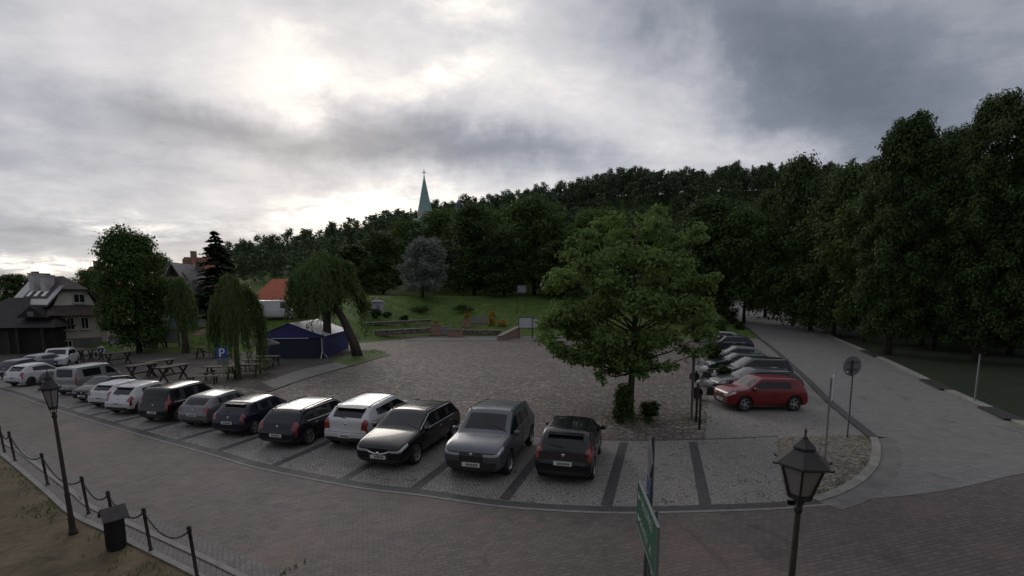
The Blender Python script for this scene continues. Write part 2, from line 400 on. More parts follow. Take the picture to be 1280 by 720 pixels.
# side car park in front of the red car, and the strip along the lane
park = [V2(880,560), V2(884,522), V2(888,470), (18,44), (27,58), V2(930,404), V2(1003,466), V2(1097,549), V2(1086,556), V2(970,548)]
sheet('car_park', park, .012, M_setts)
isl = resample([V2(*p) for p in [(1097,546),(1101,562),(1098,582),(1082,601),(1056,617),(1024,628)]], 6)
sheet('island', [V2(970,547), V2(1035,545), V2(1075,544)]+[tuple(p) for p in offset(isl, -.2)]+[V2(1000,632), V2(985,632), V2(978,600)], .016, M_isl)
ribbon('kerb', isl, -.26, 0, 0, .05, M_kerb2)
ribbon('gutter', isl, 0, .55, 0, .020, M_path)
# the lane climbing away on the right
Lp = [G(*p) for p in [(1097,548),(1038,500),(1000,464),(955,426),(927,403),(915,391)]]
Rp = [G(*p) for p in [(1480,640),(1280,533),(1177,486),(1097,447),(1032,417),(997,401),(972,389.5),(950,380)]]
Ll = [Vector((p.x, p.y)) for p in Lp]; Rl = [Vector((p.x, p.y)) for p in Rp]
def extend(l, ymax):
    d = (l[-1]-l[-3]).normalized(); 
    return l+[l[-1]+d*((ymax-l[-1].y)/d.y)]
Ll = resample([tuple(p) for p in extend(Ll, 190)], 10); Rl = resample([tuple(p) for p in extend(Rl, 190)], 10)
def at_y(l, y):
    for a, b in zip(l, l[1:]):
        if a.y <= y <= b.y: return lerp(a.x, b.x, (y-a.y)/max(1e-6, b.y-a.y))
    return l[0].x if y < l[0].y else l[-1].x
def lane():
    mb = MB(); ys = [Ll[0].y+i*1.5 for i in range(int((185-Ll[0].y)/1.5))]; vs = []; K = 8
    for y in ys:
        a, b = at_y(Ll, y), at_y(Rl, y)
        for k in range(K+1):
            x = lerp(a, b, k/K); vs.append((x, y, terrain(x, y)+.02+.02*smooth(58, 66, y)))
    mb.add(vs, [(j*(K+1)+i, j*(K+1)+i+1, (j+1)*(K+1)+i+1, (j+1)*(K+1)+i) for j in range(len(ys)-1) for i in range(K)])
    struct(mb, 'lane', M_lane)
lane()
sheet('lane_mouth', [tuple(Ll[0])]+[tuple(p) for p in isl[1:]]+[tuple(p) for p in edge_r[1:]]+[tuple(Rl[0]), (at_y(Rl, Ll[0].y), Ll[0].y)], .018, M_lane)
ribbon('drain', [p for p in Ll if p.y < 120], -.02, .34, 0, .06, M_dark, follow=True)
ribbon('kerb', [p for p in Rl if p.y < 150], -.32, .12, 0, .10, M_kerb2, follow=True)
for (a, b) in [((1220,511),(1255,527)), ((1152,476),(1177,489)), ((1077,439),(1097,447)), ((1017,411),(1032,418)), ((991,399),(1000,402.5)), ((968,388),(974,391)), ((954,382),(958,384)), ((943,377.5),(946,379))]:
    p, q = G(*a), G(*b); ya, yb = q.y, p.y
    c = [Vector((at_y(Rl, y), y)) for y in (ya, (ya+yb)/2, yb)]
    ribbon('drain', c, -.36, .32, 0, .115, mat('drain_iron', (.018,.018,.018), .6), follow=True)
# trodden ground and slab path on the left of the square
sheet('beer_garden_ground', [(-75,26)]+[V2(*p) for p in [(20,462),(130,470),(240,478),(335,489),(380,472),(440,457),(487,443),(470,437),(400,441)]]+[(-24,46.4),(-75,46.4)], .012, M_earth2)
sheet('path', [V2(*p) for p in [(327,478),(345,487),(430,461),(445,452),(420,453),(380,461)]], .016, M_path)
ribbon('kerb', resample([V2(*p) for p in [(335,490),(385,473),(440,457.5),(487,443.5)]], 5), -.08, .08, 0, .06, M_dark)
sheet('lawn_verge', [V2(*p) for p in [(437,457),(487,443.5),(468,436),(440,444),(415,452)]], .017, MATS['grass'])
sheet('plaza_step', [(-13,59),(7.2,59),(7.2,65.9),(-13,65.9)], .012, M_path)
ribbon('kerb', [Vector((-13.2,58.9)), Vector((7.4,58.9))], 0, .25, 0, .06, M_kerb2)

# ------------------------------------------------------------------ cars
M_glass = mat('car_glass', (.010,.013,.016), .05, spec=.42)
M_tyre = mat('tyre_rubber', (.018,.018,.018), .85)
M_rim = mat('alloy', (.42,.42,.44), .32, .9)
M_rimd = mat('dark_alloy', (.06,.06,.065), .35, .6)
M_blk = mat('black_plastic', (.020,.020,.021), .55, bump=(60,.1))
M_red = mat('tail_lamp_red', (.19,.009,.010), .15, coat=.8)
M_lamp = mat('headlamp_glass', (.52,.54,.56), .12, .35, coat=1)
M_plate = mat('plate_white', (.62,.62,.60), .4)
M_chrome = mat('chrome', (.7,.7,.72), .15, 1.0)
M_ink = mat('plate_ink', (.03,.03,.035), .6)
def paint(name, c, rough=.28, metal=0.0): return mat('paint_'+name, c, rough, metal, coat=.35, var=(2.5, .06), spec=.3)
TYPES = {
 'hatch':  dict(L=3.95, W=1.70, H=1.47, belt=.93, hood=.97, nose=.80, ws0=1.06, ws1=.25, rr=-1.36, rg=-1.84, rgz=.95, pil=[-.16,-.92], r=.31, clr=.20),
 'small':  dict(L=3.60, W=1.65, H=1.49, belt=.92, hood=.98, nose=.80, ws0=1.02, ws1=.30, rr=-1.18, rg=-1.64, rgz=.95, pil=[-.40], r=.30, clr=.20),
 'estate': dict(L=4.70, W=1.80, H=1.47, belt=.94, hood=.96, nose=.79, ws0=1.18, ws1=.32, rr=-1.78, rg=-2.18, rgz=.95, pil=[-.20,-1.12], r=.32, clr=.19),
 'suv':    dict(L=4.45, W=1.86, H=1.66, belt=1.04, hood=1.05, nose=.95, ws0=1.12, ws1=.36, rr=-1.60, rg=-2.05, rgz=1.06, pil=[-.18,-1.12], r=.35, clr=.25),
 'mpv':    dict(L=4.45, W=1.82, H=1.66, belt=.98, hood=1.00, nose=.80, ws0=1.32, ws1=.45, rr=-1.86, rg=-2.10, rgz=.98, pil=[-.10,-1.10], dp=.28, drop=.06, r=.32, clr=.20),
 'van':    dict(L=5.00, W=1.92, H=1.96, belt=1.12, hood=1.14, nose=.96, ws0=1.78, ws1=1.02, rr=-2.36, rg=-2.44, rgz=1.12, pil=[.42], r=.34, clr=.22, dp=.30, rise=.0, drop=.03),
 'panel':  dict(L=5.60, W=2.00, H=2.45, belt=1.25, hood=1.22, nose=1.02, ws0=2.05, ws1=1.30, rr=-2.68, rg=-2.76, rgz=1.25, pil=[.75], r=.35, clr=.24, dp=.3, rise=0, drop=.03),
}
def car_shell(t, style):
    L, Wd, H = t['L'], t['W'], t['H']; h = L/2; belt, clr = t['belt'], t['clr']
    def deck(x, wf, zb, b, crown=.05, a7=.875, a8=.85):
        w = Wd/2*wf
        return (x, [(0,zb),(.82*w,zb),(.975*w,zb+.11),(w,zb+(b-zb)*.52),(.985*w,b-.07),(.945*w,b),(.89*w,b+.014),(a7*w,b+.02),(a8*w,b+.026),(0,b+crown)])
    def cab(x, wf, zb, b, top, tuck=.17):
        w = Wd/2*wf; wt = w-tuck*(top-b)/.5 if top-b < .6 else w-tuck*1.05
        return (x, [(0,zb),(.82*w,zb),(.975*w,zb+.11),(w,zb+(b-zb)*.52),(.985*w,b-.05),(.955*w,b),(wt,top-.10),(wt-.015,top-.05),(wt-.045,top-.016),(0,top+.018)])
    boxy = style.get('boxy', False)
    S = []
    S.append(deck(-h, .88, clr+.10, .58, .03, .70, .66)); S.append(deck(-h+.07, .955, clr+.04, .70, .03, .70, .66)); S.append(deck(t['rg']-.015, .965, clr+.02, t['rgz']-.03, .03, .72, .68))
    S.append(deck(t['rg']+.03, .975, clr, t['rgz'], .04, .80, .76))
    i_rg = len(S)-1
    dp = t.get('dp', .34); bz = t.get('rise', .06); rd = t.get('drop', .09)
    def bl(x): return belt+bz*(1-smooth(t['rr'], t['ws1'], x))
    def rf(x): return H-rd*(1-smooth(t['rr']-.2, .1, x))
    S.append(cab(t['rr'], .975, clr, bl(t['rr']), rf(t['rr'])-.01)); S.append(cab(t['rr']+dp, .99, clr, bl(t['rr']+dp), rf(t['rr']+dp))); i_c = len(S)-1
    pil_seg = []
    for p in sorted(t['pil']):
        S.append(cab(p-.045, 1, clr, bl(p), rf(p))); S.append(cab(p+.045, 1, clr, bl(p), rf(p))); pil_seg.append(len(S)-2)
    S.append(cab(t['ws1']-.06, 1, clr, belt, H)); S.append(cab(t['ws1']+.02, 1, clr, belt, H-.02)); i_w = len(S)-1
    S.append(deck(t['ws0'], .99, clr, t['hood'])); S.append(deck(t['ws0']+.10, .985, clr, t['hood']-.005))
    xm = (t['ws0']+.1+h-.3)/2
    S.append(deck(xm, .98, clr, lerp(t['hood'], t['nose'], .4), .06)); S.append(deck(h-.36, .965, clr, t['nose']+.04, .05)); i_h = len(S)-1
    S.append(deck(h-.10, .915, clr+.02, t['nose']-.03, .045)); S.append(deck(h, .84, clr+.06, t['nose']-.13, .03)); i_n = len(S)-1
    bm = bmesh.new(); rows = []
    for x, pts in S:
        l = [bm.verts.new((x, y, z)) for y, z in pts]
        r = [l[0]]+[bm.verts.new((x, -y, z)) for y, z in pts[1:9]]+[l[9]]
        rows.append((l, r))
    BODY, WS, RW, SW, BLK, HL, TL, GR, LOW = range(9)
    def face(vs, mi):
        f = bm.faces.new(vs); f.material_index = mi; f.smooth = True; return f
    for i in range(len(S)-1):
        for j in range(9):
            mi = BODY
            if j == 0: mi = BLK
            if j == 1 and (style.get('clad') or i in (0,)): mi = LOW if style.get('clad') else BODY
            if i == i_w and j == 8: mi = WS
            if i == i_rg and j == 8: mi = RW
            if j == 5 and i_c <= i <= i_w:
                mi = BLK if i in pil_seg else SW
                if style.get('panel') and i < i_w-2: mi = BODY
                if style.get('boxy') and i in pil_seg: mi = BODY
            if j == 4 and i == i_h: mi = HL
            if j == 4 and i == i_h+1: mi = HL
            if style.get('tall_lamp'):
                if j in (4, 5, 6) and i in (i_rg-1, ): mi = TL
                if j in (4, 5) and i == i_rg: mi = TL
                if j in (4, 5) and i == i_rg-2: mi = TL
            elif (j in (3, 4, 5, 6) and i == i_rg-2) or (j in (4, 5, 6) and i == i_rg-1): mi = TL
            for side, row in ((0, 0), (1, 1)):
                a, b = rows[i][row], rows[i+1][row]
                q = [a[j], b[j], b[j+1], a[j+1]]
                if side: q = q[::-1]
                face(q, mi)
    for i, flip, gr in ((0, True, False), (i_n, False, True)):
        l, r = rows[i]; cols = []
        for j in range(10):                                   # three columns across the end face: lamp, middle, lamp
            if j in (0, 9): cols.append([l[j]]*4); continue
            p, q = l[j].co, r[j].co
            cols.append([l[j], bm.verts.new(p.lerp(q, .20)), bm.verts.new(p.lerp(q, .80)), r[j]])
        for j in range(9):
            for k in range(3):
                q = list(dict.fromkeys([cols[j][k], cols[j+1][k], cols[j+1][k+1], cols[j][k+1]]))
                if len(q) < 3: continue
                q = q if not flip else q[::-1]
                mi = BODY
                if j <= 1: mi = BLK
                if gr and j in (2, 3) and k == 1: mi = GR
                if gr and j == 4 and k != 1: mi = HL
                if gr and j == 2 and k != 1: mi = GR if style.get('fog') else BODY
                if not gr and style.get('clad') and j in (1, 2): mi = LOW
                face(q, mi)
    bmesh.ops.recalc_face_normals(bm, faces=bm.faces[:])
    me = bpy.data.meshes.new('shell'); bm.to_mesh(me); bm.free()
    return me
def make_car(kind, pc, label, loc, yaw, style=None, plate=True, rim=None, group=None, scale=1.0, name='parked_car', cat='car', far=False, lx=1.0):
    style = style or {}; t = dict(TYPES[kind]); t.update(style.get('dims', {}))
    L, Wd, H, r = t['L'], t['W'], t['H'], t['r']; h = L/2
    xf, xr = h-.82-(.06 if kind in ('suv','estate') else 0), -h+.72+(.10 if kind in ('estate','panel','van') else 0)
    me = car_shell(t, style); names = ['body','windscreen','rear_window','side_window','black','headlight','tail_light','grille','trim']
    pm = paint(*pc)
    mlist = [pm, M_glass, M_glass, M_glass, M_blk, M_lamp, M_red, M_blk, M_blk]
    for m in mlist: me.materials.append(m)
    tmp = bpy.data.objects.new('tmp_shell', me); COL.objects.link(tmp)
    s = tmp.modifiers.new('s', 'SUBSURF'); s.levels = 2; s.render_levels = 2
    cb = MB()
    for x in (xf, xr):
        for sy in (-1, 1):
            M = Matrix.Rotation(math.pi/2, 3, 'X')
            cb.lathe([(r+.055, -.16), (r+.055, .22)], 28, (x, sy*Wd/2, r), 4, M)
    cme = bpy.data.meshes.new('cut'); cme.from_pydata(cb.v, [], cb.f)
    for m in mlist: cme.materials.append(m)
    cme.polygons.foreach_set('material_index', [4]*len(cb.f))
    bmx = bmesh.new(); bmx.from_mesh(cme); bmesh.ops.recalc_face_normals(bmx, faces=bmx.faces[:]); bmx.to_mesh(cme); bmx.free()
    cut = bpy.data.objects.new('tmp_cut', cme); COL.objects.link(cut)
    b = tmp.modifiers.new('b', 'BOOLEAN'); b.object = cut; b.operation = 'DIFFERENCE'; b.solver = 'EXACT'
    dg = bpy.context.evaluated_depsgraph_get(); dg.update()
    ev = bpy.data.meshes.new_from_object(tmp.evaluated_get(dg))
    bpy.data.objects.remove(tmp); bpy.data.objects.remove(cut); bpy.data.meshes.remove(me); bpy.data.meshes.remove(cme)
    full = bmesh.new(); full.from_mesh(ev); bvh = BVHTree.FromBMesh(full)
    # the shell's local +x is forward; yaw is measured from +Y, so turn by 90 degrees
    root = thing(name, label, cat, loc, yaw+math.pi/2, group); root.scale = (scale*lx, scale, scale)
    def sub(sel, nm, m, bodymats=None):
        bm = full.copy(); bm.faces.ensure_lookup_table()
        dl = [f for f in bm.faces if not sel(f)]
        if len(dl) == len(bm.faces): bm.free(); return None
        bmesh.ops.delete(bm, geom=dl, context='FACES')
        q = bpy.data.meshes.new(nm)
        if bodymats:
            for f in bm.faces: f.material_index = 1 if f.material_index == 4 else 0
        else:
            for f in bm.faces: f.material_index = 0
        bm.to_mesh(q); bm.free()
        for x in (bodymats or [m]): q.materials.append(x)
        o = bpy.data.objects.new(nm, q); COL.objects.link(o); o.parent = root; return o
    sub(lambda f: f.material_index in (0, 4), 'body', None, [pm, M_blk])
    sub(lambda f: f.material_index == 1, 'windscreen', M_glass)
    if not style.get('panel'): sub(lambda f: f.material_index == 2, 'rear_window', M_glass)
    else: sub(lambda f: f.material_index == 2, 'rear_door', pm)
    for sy in (1, -1):
        segs = sorted(t['pil'])+[]
        lims = [-9]+segs+[9]
        for a, bb in zip(lims, lims[1:]):
            sub(lambda f: f.material_index == 3 and f.calc_center_median().y*sy > 0 and a < f.calc_center_median().x < bb, 'side_window', M_glass)
        sub(lambda f: f.material_index == 5 and f.calc_center_median().y*sy > 0, 'headlight', M_lamp)
        sub(lambda f: f.material_index == 6 and f.calc_center_median().y*sy > 0, 'tail_light', M_red)
    sub(lambda f: f.material_index == 7, 'grille', M_blk)
    sub(lambda f: f.material_index == 8, 'trim', M_blk)
    def hit(o, d):
        q = bvh.ray_cast(Vector(o), Vector(d)); return q[0] if q[0] is not None else None
    # wheels
    tm = wheel_meshes(r, rim or M_rim)
    for x in (xf, xr):
        for sy in (1, -1):
            w = bpy.data.objects.new('wheel', tm[0]); COL.objects.link(w); w.parent = root
            w.location = (x, sy*(Wd/2-.115), r); w.rotation_euler = (0, 0, 0 if sy > 0 else math.pi)
            rm = bpy.data.objects.new('rim', tm[1]); COL.objects.link(rm); rm.parent = w
    # number plates with dark unreadable characters
    if plate:
        for sx, z in ((1, t['clr']+.24), (-1, style.get('plate_z', .52 if kind not in ('hatch','small') else .62))):
            q = hit((sx*4, 0, z), (-sx, 0, 0))
            if q is None: continue
            mb = MB(); mb.box((0,0,0), (.025,.52,.115)); pl = mb.build('number_plate', M_plate, root); pl.location = (q.x+sx*.012, 0, z)
            mb = MB(); rng = random.Random(label+str(sx)); y = -.20
            for k in range(7):
                wd = rng.choice([.034,.04,.046]); 
                mb.box((sx*.014, -sx*(y+wd/2), 0), (.004, wd*.8, .07)); y += wd+.012
            mb.build('lettering', M_ink, pl)
    # mirrors, handles, seams, roof rails
    mb = MB(); 
    for sy in (1, -1):
        q = hit((t['ws0']-.22, sy*3, t['belt']-.02), (0, -sy, 0)); y = abs(q.y) if q else Wd/2*.95
        m_ = MB(); m_.lathe([(.02,-.09),(.075,-.075),(.09,0),(.07,.075),(.02,.085)], 10, (0,0,0)); 
        o = m_.build('mirror', pm if not style.get('clad') else M_blk, root, True); o.location = (t['ws0']-.24, sy*(y+.10), t['belt']+.07); o.scale = (.75,1.15,.85)
    if not far:
        for sy in (1, -1):
            for x in ([p-.12 for p in t['pil'][:1]]+[p-.02 for p in t['pil'][1:2]]):
                q = hit((x, sy*3, t['belt']-.12), (0, -sy, 0))
                if q: hb = MB(); hb.box((x, q.y+sy*.008, q.z), (.19,.03,.03)); hb.build('handle', pm if not style.get('chrome') else M_chrome, root, bevel=.008)
            for x in [t['ws0']-.08]+t['pil']:
                pts = []
                for z in np.linspace(t['clr']+.16, t['belt']-.01, 9):
                    q = hit((x, sy*3, z), (0, -sy, 0))
                    if q and abs(q.y) > Wd*.4 and abs(x-xf) > r+.06 and (abs(x-xr) > r+.08 or z > 2*r+.12): pts.append((x, q.y, z))
                if len(pts) > 2: sb = MB(); sb.tube(pts, .007, 4); sb.build('door_seam', M_blk, root)
            if style.get('chrome'):
                lo, hi = [], []
                for x in np.linspace(t['rr']+.16, t['ws1']+.3, 16):
                    q = hit((x, sy*3, t['belt']+.01), (0, -sy, 0))
                    if q: lo.append((x, q.y+sy*.004, q.z))
                for x in np.linspace(t['rr']+.12, t['ws0']-.10, 22):
                    z = H-.10 if x < t['ws1']-.05 else lerp(H-.10, t['belt']+.05, (x-t['ws1']+.05)/(t['ws0']-t['ws1']-.05))
                    q = hit((x, sy*3, z), (0, -sy, 0))
                    if q: hi.append((x, q.y+sy*.004, q.z))
                
                for q_ in (lo, hi): cb2 = MB(); cb2.tube(q_, .013, 5); cb2.build('chrome_trim', M_chrome, root, True)
            if style.get('rails'):
                pts = []
                for x in np.linspace(t['rr']+.1, t['ws1']-.1, 8):
                    q = hit((x, sy*(Wd/2-.26), 4), (0, 0, -1)); pts.append((x, sy*(Wd/2-.26), (q.z if q else H)+.045))
                pts = [(pts[0][0]-.06, pts[0][1], pts[0][2]-.05)]+pts+[(pts[-1][0]+.08, pts[-1][1], pts[-1][2]-.06)]
                rb = MB(); rb.tube(pts, .018, 6); rb.build('roof_rail', style.get('rail_mat', M_blk), root, True)
        def seam(nm, rays, rad=.006, m=M_blk, lift=.0):
            pts = []
            for o_, d_ in rays:
                q = hit(o_, d_)
                if q is not None: pts.append(q-Vector(d_)*lift)
            if len(pts) > 2: k = MB(); k.tube(pts, rad, 4); return k.build(nm, m, root)
        for sy in (1, -1):
            seam('bonnet_seam', [((x, sy*Wd*.40*(1-.12*smooth(t['ws0'], h, x)), 4), (0,0,-1)) for x in np.linspace(t['ws0']+.06, h-.16, 8)])
        zb = t['clr']+.40
        seam('bumper_seam', [((-4, y, zb), (1,0,0)) for y in np.linspace(-Wd*.42, Wd*.42, 11)], .008)
        for sy in (1, -1):
            seam('tailgate_seam', [((-4, sy*Wd*.345, z), (1,0,0)) for z in np.linspace(zb, t['rgz']-.02, 7)])
        def pad(nm, x0, z0, z1, yw, m, lift=.006, ny=9):
            s_ = 1 if x0 > 0 else -1; vs = []; ok = True
            for z in (z0, (z0+z1)/2, z1):
                for y in np.linspace(-yw, yw, ny):
                    q = hit((x0, y, z), (-s_, 0, 0)); ok = ok and q is not None
                    if q: vs.append((q.x+s_*lift, y, z))
            if ok: k = MB(); k.add(vs, [(i*ny+j, i*ny+j+1, (i+1)*ny+j+1, (i+1)*ny+j) for i in range(2) for j in range(ny-1)]); return k.build(nm, m, root, True)
        pad('air_intake', 4, t['clr']+.05, t['clr']+.15, Wd*.30, M_blk)
        pad('rear_bumper_insert', -4, t['clr']+.10, t['clr']+.20, Wd*.36, M_blk)
        for sx in (1, -1):
            zz = t['nose']-.17 if sx > 0 else t['rgz']-.12; q = hit((sx*4, 0, zz), (-sx, 0, 0))
            if q and not (sx > 0 and style.get('front_chrome')): k = MB(); k.lathe([(.045,-.01),(.05,.004),(.03,.012)], 14, (q.x, 0, zz), M=Matrix.Rotation(sx*math.pi/2, 3, 'Y')); k.build('badge', M_chrome, root, True)
        for sy in (1, -1):
            q = hit((4, sy*Wd*.36, t['clr']+.14), (-1, 0, 0))
            if q: k = MB(); k.lathe([(.034,-.02),(.034,.001),(.02,.004)], 12, (q.x, sy*Wd*.36, t['clr']+.14), M=Matrix.Rotation(math.pi/2, 3, 'Y')); k.build('fog_lamp', M_rimd, root, True)
        k = MB(); q = hit((t['rr']+.35, 0, 4), (0,0,-1))
        if q: k.tube([(q.x, 0, q.z-.01),(q.x-.16, 0, q.z+.19)], .006, 5); k.build('antenna', M_blk, root)
        for sy in (.38, -.30):
            k = MB(); y = sy*Wd; q1 = hit((t['ws0']-.09, y, 4), (0,0,-1)); q2 = hit((t['ws0']-.24, y-.42, 4), (0,0,-1))
            if q1 and q2: k.bar(q1+Vector((0,0,.012)), q2+Vector((0,0,.014)), .016, .014); k.build('wiper', M_blk, root)
        if style.get('front_chrome'):
            bb = MB(); pts = []
            for y in np.linspace(-.34, .34, 11):
                z = t['nose']-.27+.04*abs(y/.34)**2*2; q = hit((4, y, z), (-1, 0, 0))
                if q: pts.append((q.x+.012, y, z))
            bb.tube(pts, .028, 6); q = hit((4, 0, t['nose']-.26), (-1,0,0))
            if q: bb.lathe([(.06,-.012),(.06,.012)], 14, (q.x+.03, 0, t['nose']-.25), M=Matrix.Rotation(math.pi/2, 3, 'Y'))
            bb.build('grille_bar', M_chrome, root, True)
        q = hit((-4, 0, t['rgz']+.08), (1, 0, 0))
        if q and kind not in ('estate','panel'):
            wb_ = MB(); p0 = Vector((q.x-.02, .02, q.z)); q2 = hit((-4, .42, t['rgz']+.13), (1,0,0))
            if q2: wb_.bar(p0, (q2.x-.02, .42, q2.z), .016, .016); wb_.build('wiper', M_blk, root)
        if style.get('spoiler'):
            q = hit((t['rr']+.02, 0, 4), (0,0,-1)); sp = MB(); sp.box((t['rr']-.06, 0, (q.z if q else H)-.012), (.24, Wd*.62, .035)); sp.build('spoiler', M_blk if style['spoiler'] == 2 else pm, root, bevel=.015)
        if style.get('glassroof'):
            gb = MB(); x0, x1 = t['rr']+.35, t['ws1']-.2; n = 8; vs = []
            for i in range(n+1):
                for y in (-.42, -.2, 0, .2, .42):
                    q = hit((lerp(x0, x1, i/n), y, 4), (0,0,-1)); vs.append((lerp(x0, x1, i/n), y, (q.z if q else H)+.006))
            gb.add(vs, [(i*5+j, i*5+j+1, (i+1)*5+j+1, (i+1)*5+j) for i in range(n) for j in range(4)]); gb.build('roof_glass', M_glass, root, True)
    full.free(); bpy.data.meshes.remove(ev)
    return root
WM = {}
def wheel_meshes(r, rm):
    k = (round(r, 3), rm.name)
    if k in WM: return WM[k]
    M = Matrix.Rotation(-math.pi/2, 3, 'X')
    a = MB(); a.lathe([(r*.60,-.085),(r*.93,-.10),(r,-.075),(r,.075),(r*.95,.10),(r*.70,.105),(r*.67,.06)], 32, (0,0,0), M=M)
    oa = a.build('wheel', M_tyre, None, True)
    b = MB(); b.lathe([(r*.70,.02),(r*.70,.088),(r*.64,.098),(r*.60,.06),(r*.60,.02)], 28, M=M)
    b.lathe([(.001,.055),(.055,.075),(.062,.055),(.062,.02)], 12, M=M)
    for i in range(5):
        an = i*2*math.pi/5
        for da in (-.13, .13):
            p0 = Vector((math.cos(an+da*2.2)*.05, .062, math.sin(an+da*2.2)*.05)); p1 = Vector((math.cos(an+da)*r*.66, .072, math.sin(an+da)*r*.66))
            b.bar(p0, p1, .030, .034)
    ob = b.build('rim', rm, None, False)
    res = (oa.data, ob.data); bpy.data.objects.remove(oa); bpy.data.objects.remove(ob)
    WM[k] = res; return res
def car_at(kind, pc, label, px, py, phi, rear=True, scale=1.0, **kw):
    """px,py: ground point midway between the two wheels nearest the camera; phi: the bay axis, degrees clockwise from +Y;
    rear: the tail is towards the camera"""
    p = G(px, py); d = Vector((math.sin(R(phi)), math.cos(R(phi)), 0)); t = dict(TYPES[kind]); t.update((kw.get('style') or {}).get('dims', {}))
    h = t['L']/2; ov = (.80 if rear else .86)
    c = p+d*((h-ov)*scale*kw.get('lx', 1))
    yaw = math.atan2(-d.x, d.y) if rear else math.atan2(d.x, -d.y)
    return make_car(kind, pc, label, (c.x, c.y, .012 if c.y < 45 else terrain(c.x, c.y)), yaw, scale=scale, **kw)
ROW = 'cars parked in the bays along the road'
BLACK = ('black', (.008,.008,.010), .22); WHITE = ('white', (.52,.53,.54), .30); SILVER = ('silver', (.30,.31,.32), .32, .55)
GREY = ('grey', (.105,.115,.130), .32, .5); DARKBLUE = ('dark_blue', (.010,.013,.030), .25, .1); NAVY = ('black_blue', (.009,.010,.016), .22)
REDP = ('red', (.165,.012,.015), .30); MIDGREY = ('mid_grey', (.16,.165,.17), .32, .5); DKGREY = ('dark_grey', (.045,.048,.052), .3, .3); LILAC = ('lilac_silver', (.22,.215,.26), .35, .4)
car_at('hatch', BLACK, 'black hatchback with red tail lamps, last car of the row, nearest the leafy tree', 708, 594, 15, True, 1.0, group=ROW, style=dict(spoiler=1, tall_lamp=1, dims=dict(H=1.48)))
car_at('suv', GREY, 'grey SUV with black roof rails parked nose towards the road beside the black hatchback', 601, 589, 15, False, 1.03, group=ROW, style=dict(clad=0, rails=1, fog=1))
car_at('estate', BLACK, 'black estate car facing the road with chrome window trim and pale headlights', 491, 577, 16, False, 1.0, group=ROW, style=dict(chrome=1, rails=1, front_chrome=1))
car_at('suv', WHITE, 'white SUV with black lower trim, tail to the road, between two black estate cars', 447, 555, 15, True, .97, group=ROW, style=dict(clad=1, rails=1, spoiler=2, dims=dict(H=1.60, L=4.3)))
car_at('estate', NAVY, 'black estate car with silver window line, tail to the road, left of the white SUV', 364, 554, 15, True, .94, group=ROW, style=dict(chrome=1, rails=1))
car_at('hatch', DARKBLUE, 'dark blue small hatchback with red tail lamps between the grey hatchback and a black estate', 302, 541, 14, True, .90, lx=.95, group=ROW, style=dict(tall_lamp=0, spoiler=1))
car_at('hatch', MIDGREY, 'silver grey rounded hatchback with dark rear window and bright red tail lamp', 257, 531, 13, True, .90, lx=.88, group=ROW, style=dict(tall_lamp=0))
car_at('mpv', BLACK, 'black people carrier with tall red tail lamps and a rounded tail', 207, 525, 12, True, .88, lx=.86, group=ROW, style=dict(tall_lamp=1, chrome=1, dims=dict(H=1.72)))
car_at('hatch', WHITE, 'white crossover hatchback with black roof spoiler, beside the black people carrier', 162, 516, 11, True, .86, lx=.86, group=ROW, style=dict(clad=1, spoiler=2, dims=dict(L=4.2, H=1.55)), rim=M_rimd)
car_at('hatch', WHITE, 'white hatchback mostly hidden behind the white crossover', 138, 508, 10, True, .82, lx=.84, group=ROW, style=dict(spoiler=1))
car_at('hatch', BLACK, 'black hatchback facing the road with big pale headlights, beside the silver van', 117, 501, 8, False, .80, lx=.84, group=ROW)
car_at('van', SILVER, 'silver passenger van with long dark side windows, tallest vehicle of the row', 93, 493, 6, True, .80, lx=.74, group=ROW, style=dict(boxy=1, tall_lamp=1), name='parked_van', cat='van')
car_at('hatch', BLACK, 'black hatchback half hidden behind the street lamp and the silver van', 70, 486, 4, True, .78, lx=.8, group=ROW)
car_at('small', WHITE, 'small white hatchback with tail to the road, beyond the lamp at the far end', 30, 482, 10, True, .88, lx=.82, group=ROW, rim=M_rimd, style=dict(spoiler=1))
car_at('small', DARKBLUE, 'dark blue small car at the very end of the row beside the small white hatchback', 17, 473, 8, True, .84, lx=.8, group=ROW)
FARG = 'cars parked in front of the old house'
car_at('hatch', LILAC, 'lilac grey hatchback parked behind the small white hatchback', 44, 464, 8, True, .84, lx=.8, group=FARG)
car_at('suv', WHITE, 'white car with its nose towards us parked below the old house', 70, 461, -28, False, .88, lx=.85, group=FARG)

SIDE = 'cars parked beside the lane'
def side_car(kind, pc, label, X, Y, yawdeg, scale=1.0, **kw):
    return make_car(kind, pc, label, (X, Y, .014 if Y < 44 else terrain(X, Y)+.02), R(yawdeg), scale=scale, group=SIDE, **kw)
pr = G(958, 514)
side_car('hatch', REDP, 'red hatchback seen side on, first car beside the lane', pr.x+.0, pr.y+.75, 92, 1.07, style=dict(dims=dict(H=1.45, pil=[-.28], dp=.42, L=3.98, rr=-1.58, rg=-1.86, ws0=.98, ws1=.34, hood=.95, nose=.86, r=.33, rise=.0, drop=.03)), lx=.90)
side_car('estate', DKGREY, 'dark grey saloon with silver roofline next to the red hatchback', 13.5, 26.3, 88, .98, style=dict(chrome=1))
side_car('mpv', BLACK, 'black car with high roof, third beside the lane', 15.3, 30.0, 86, .95, style=dict(chrome=1))
side_car('estate', ('dark_green', (.012,.022,.018), .25), 'dark green car with pale roofline, fourth beside the lane', 16.2, 34.0, 85, .95, style=dict(chrome=1))
side_car('hatch', MIDGREY, 'grey hatchback with sloping windscreen, fifth beside the lane', 18.0, 38.2, 84, 1.0)
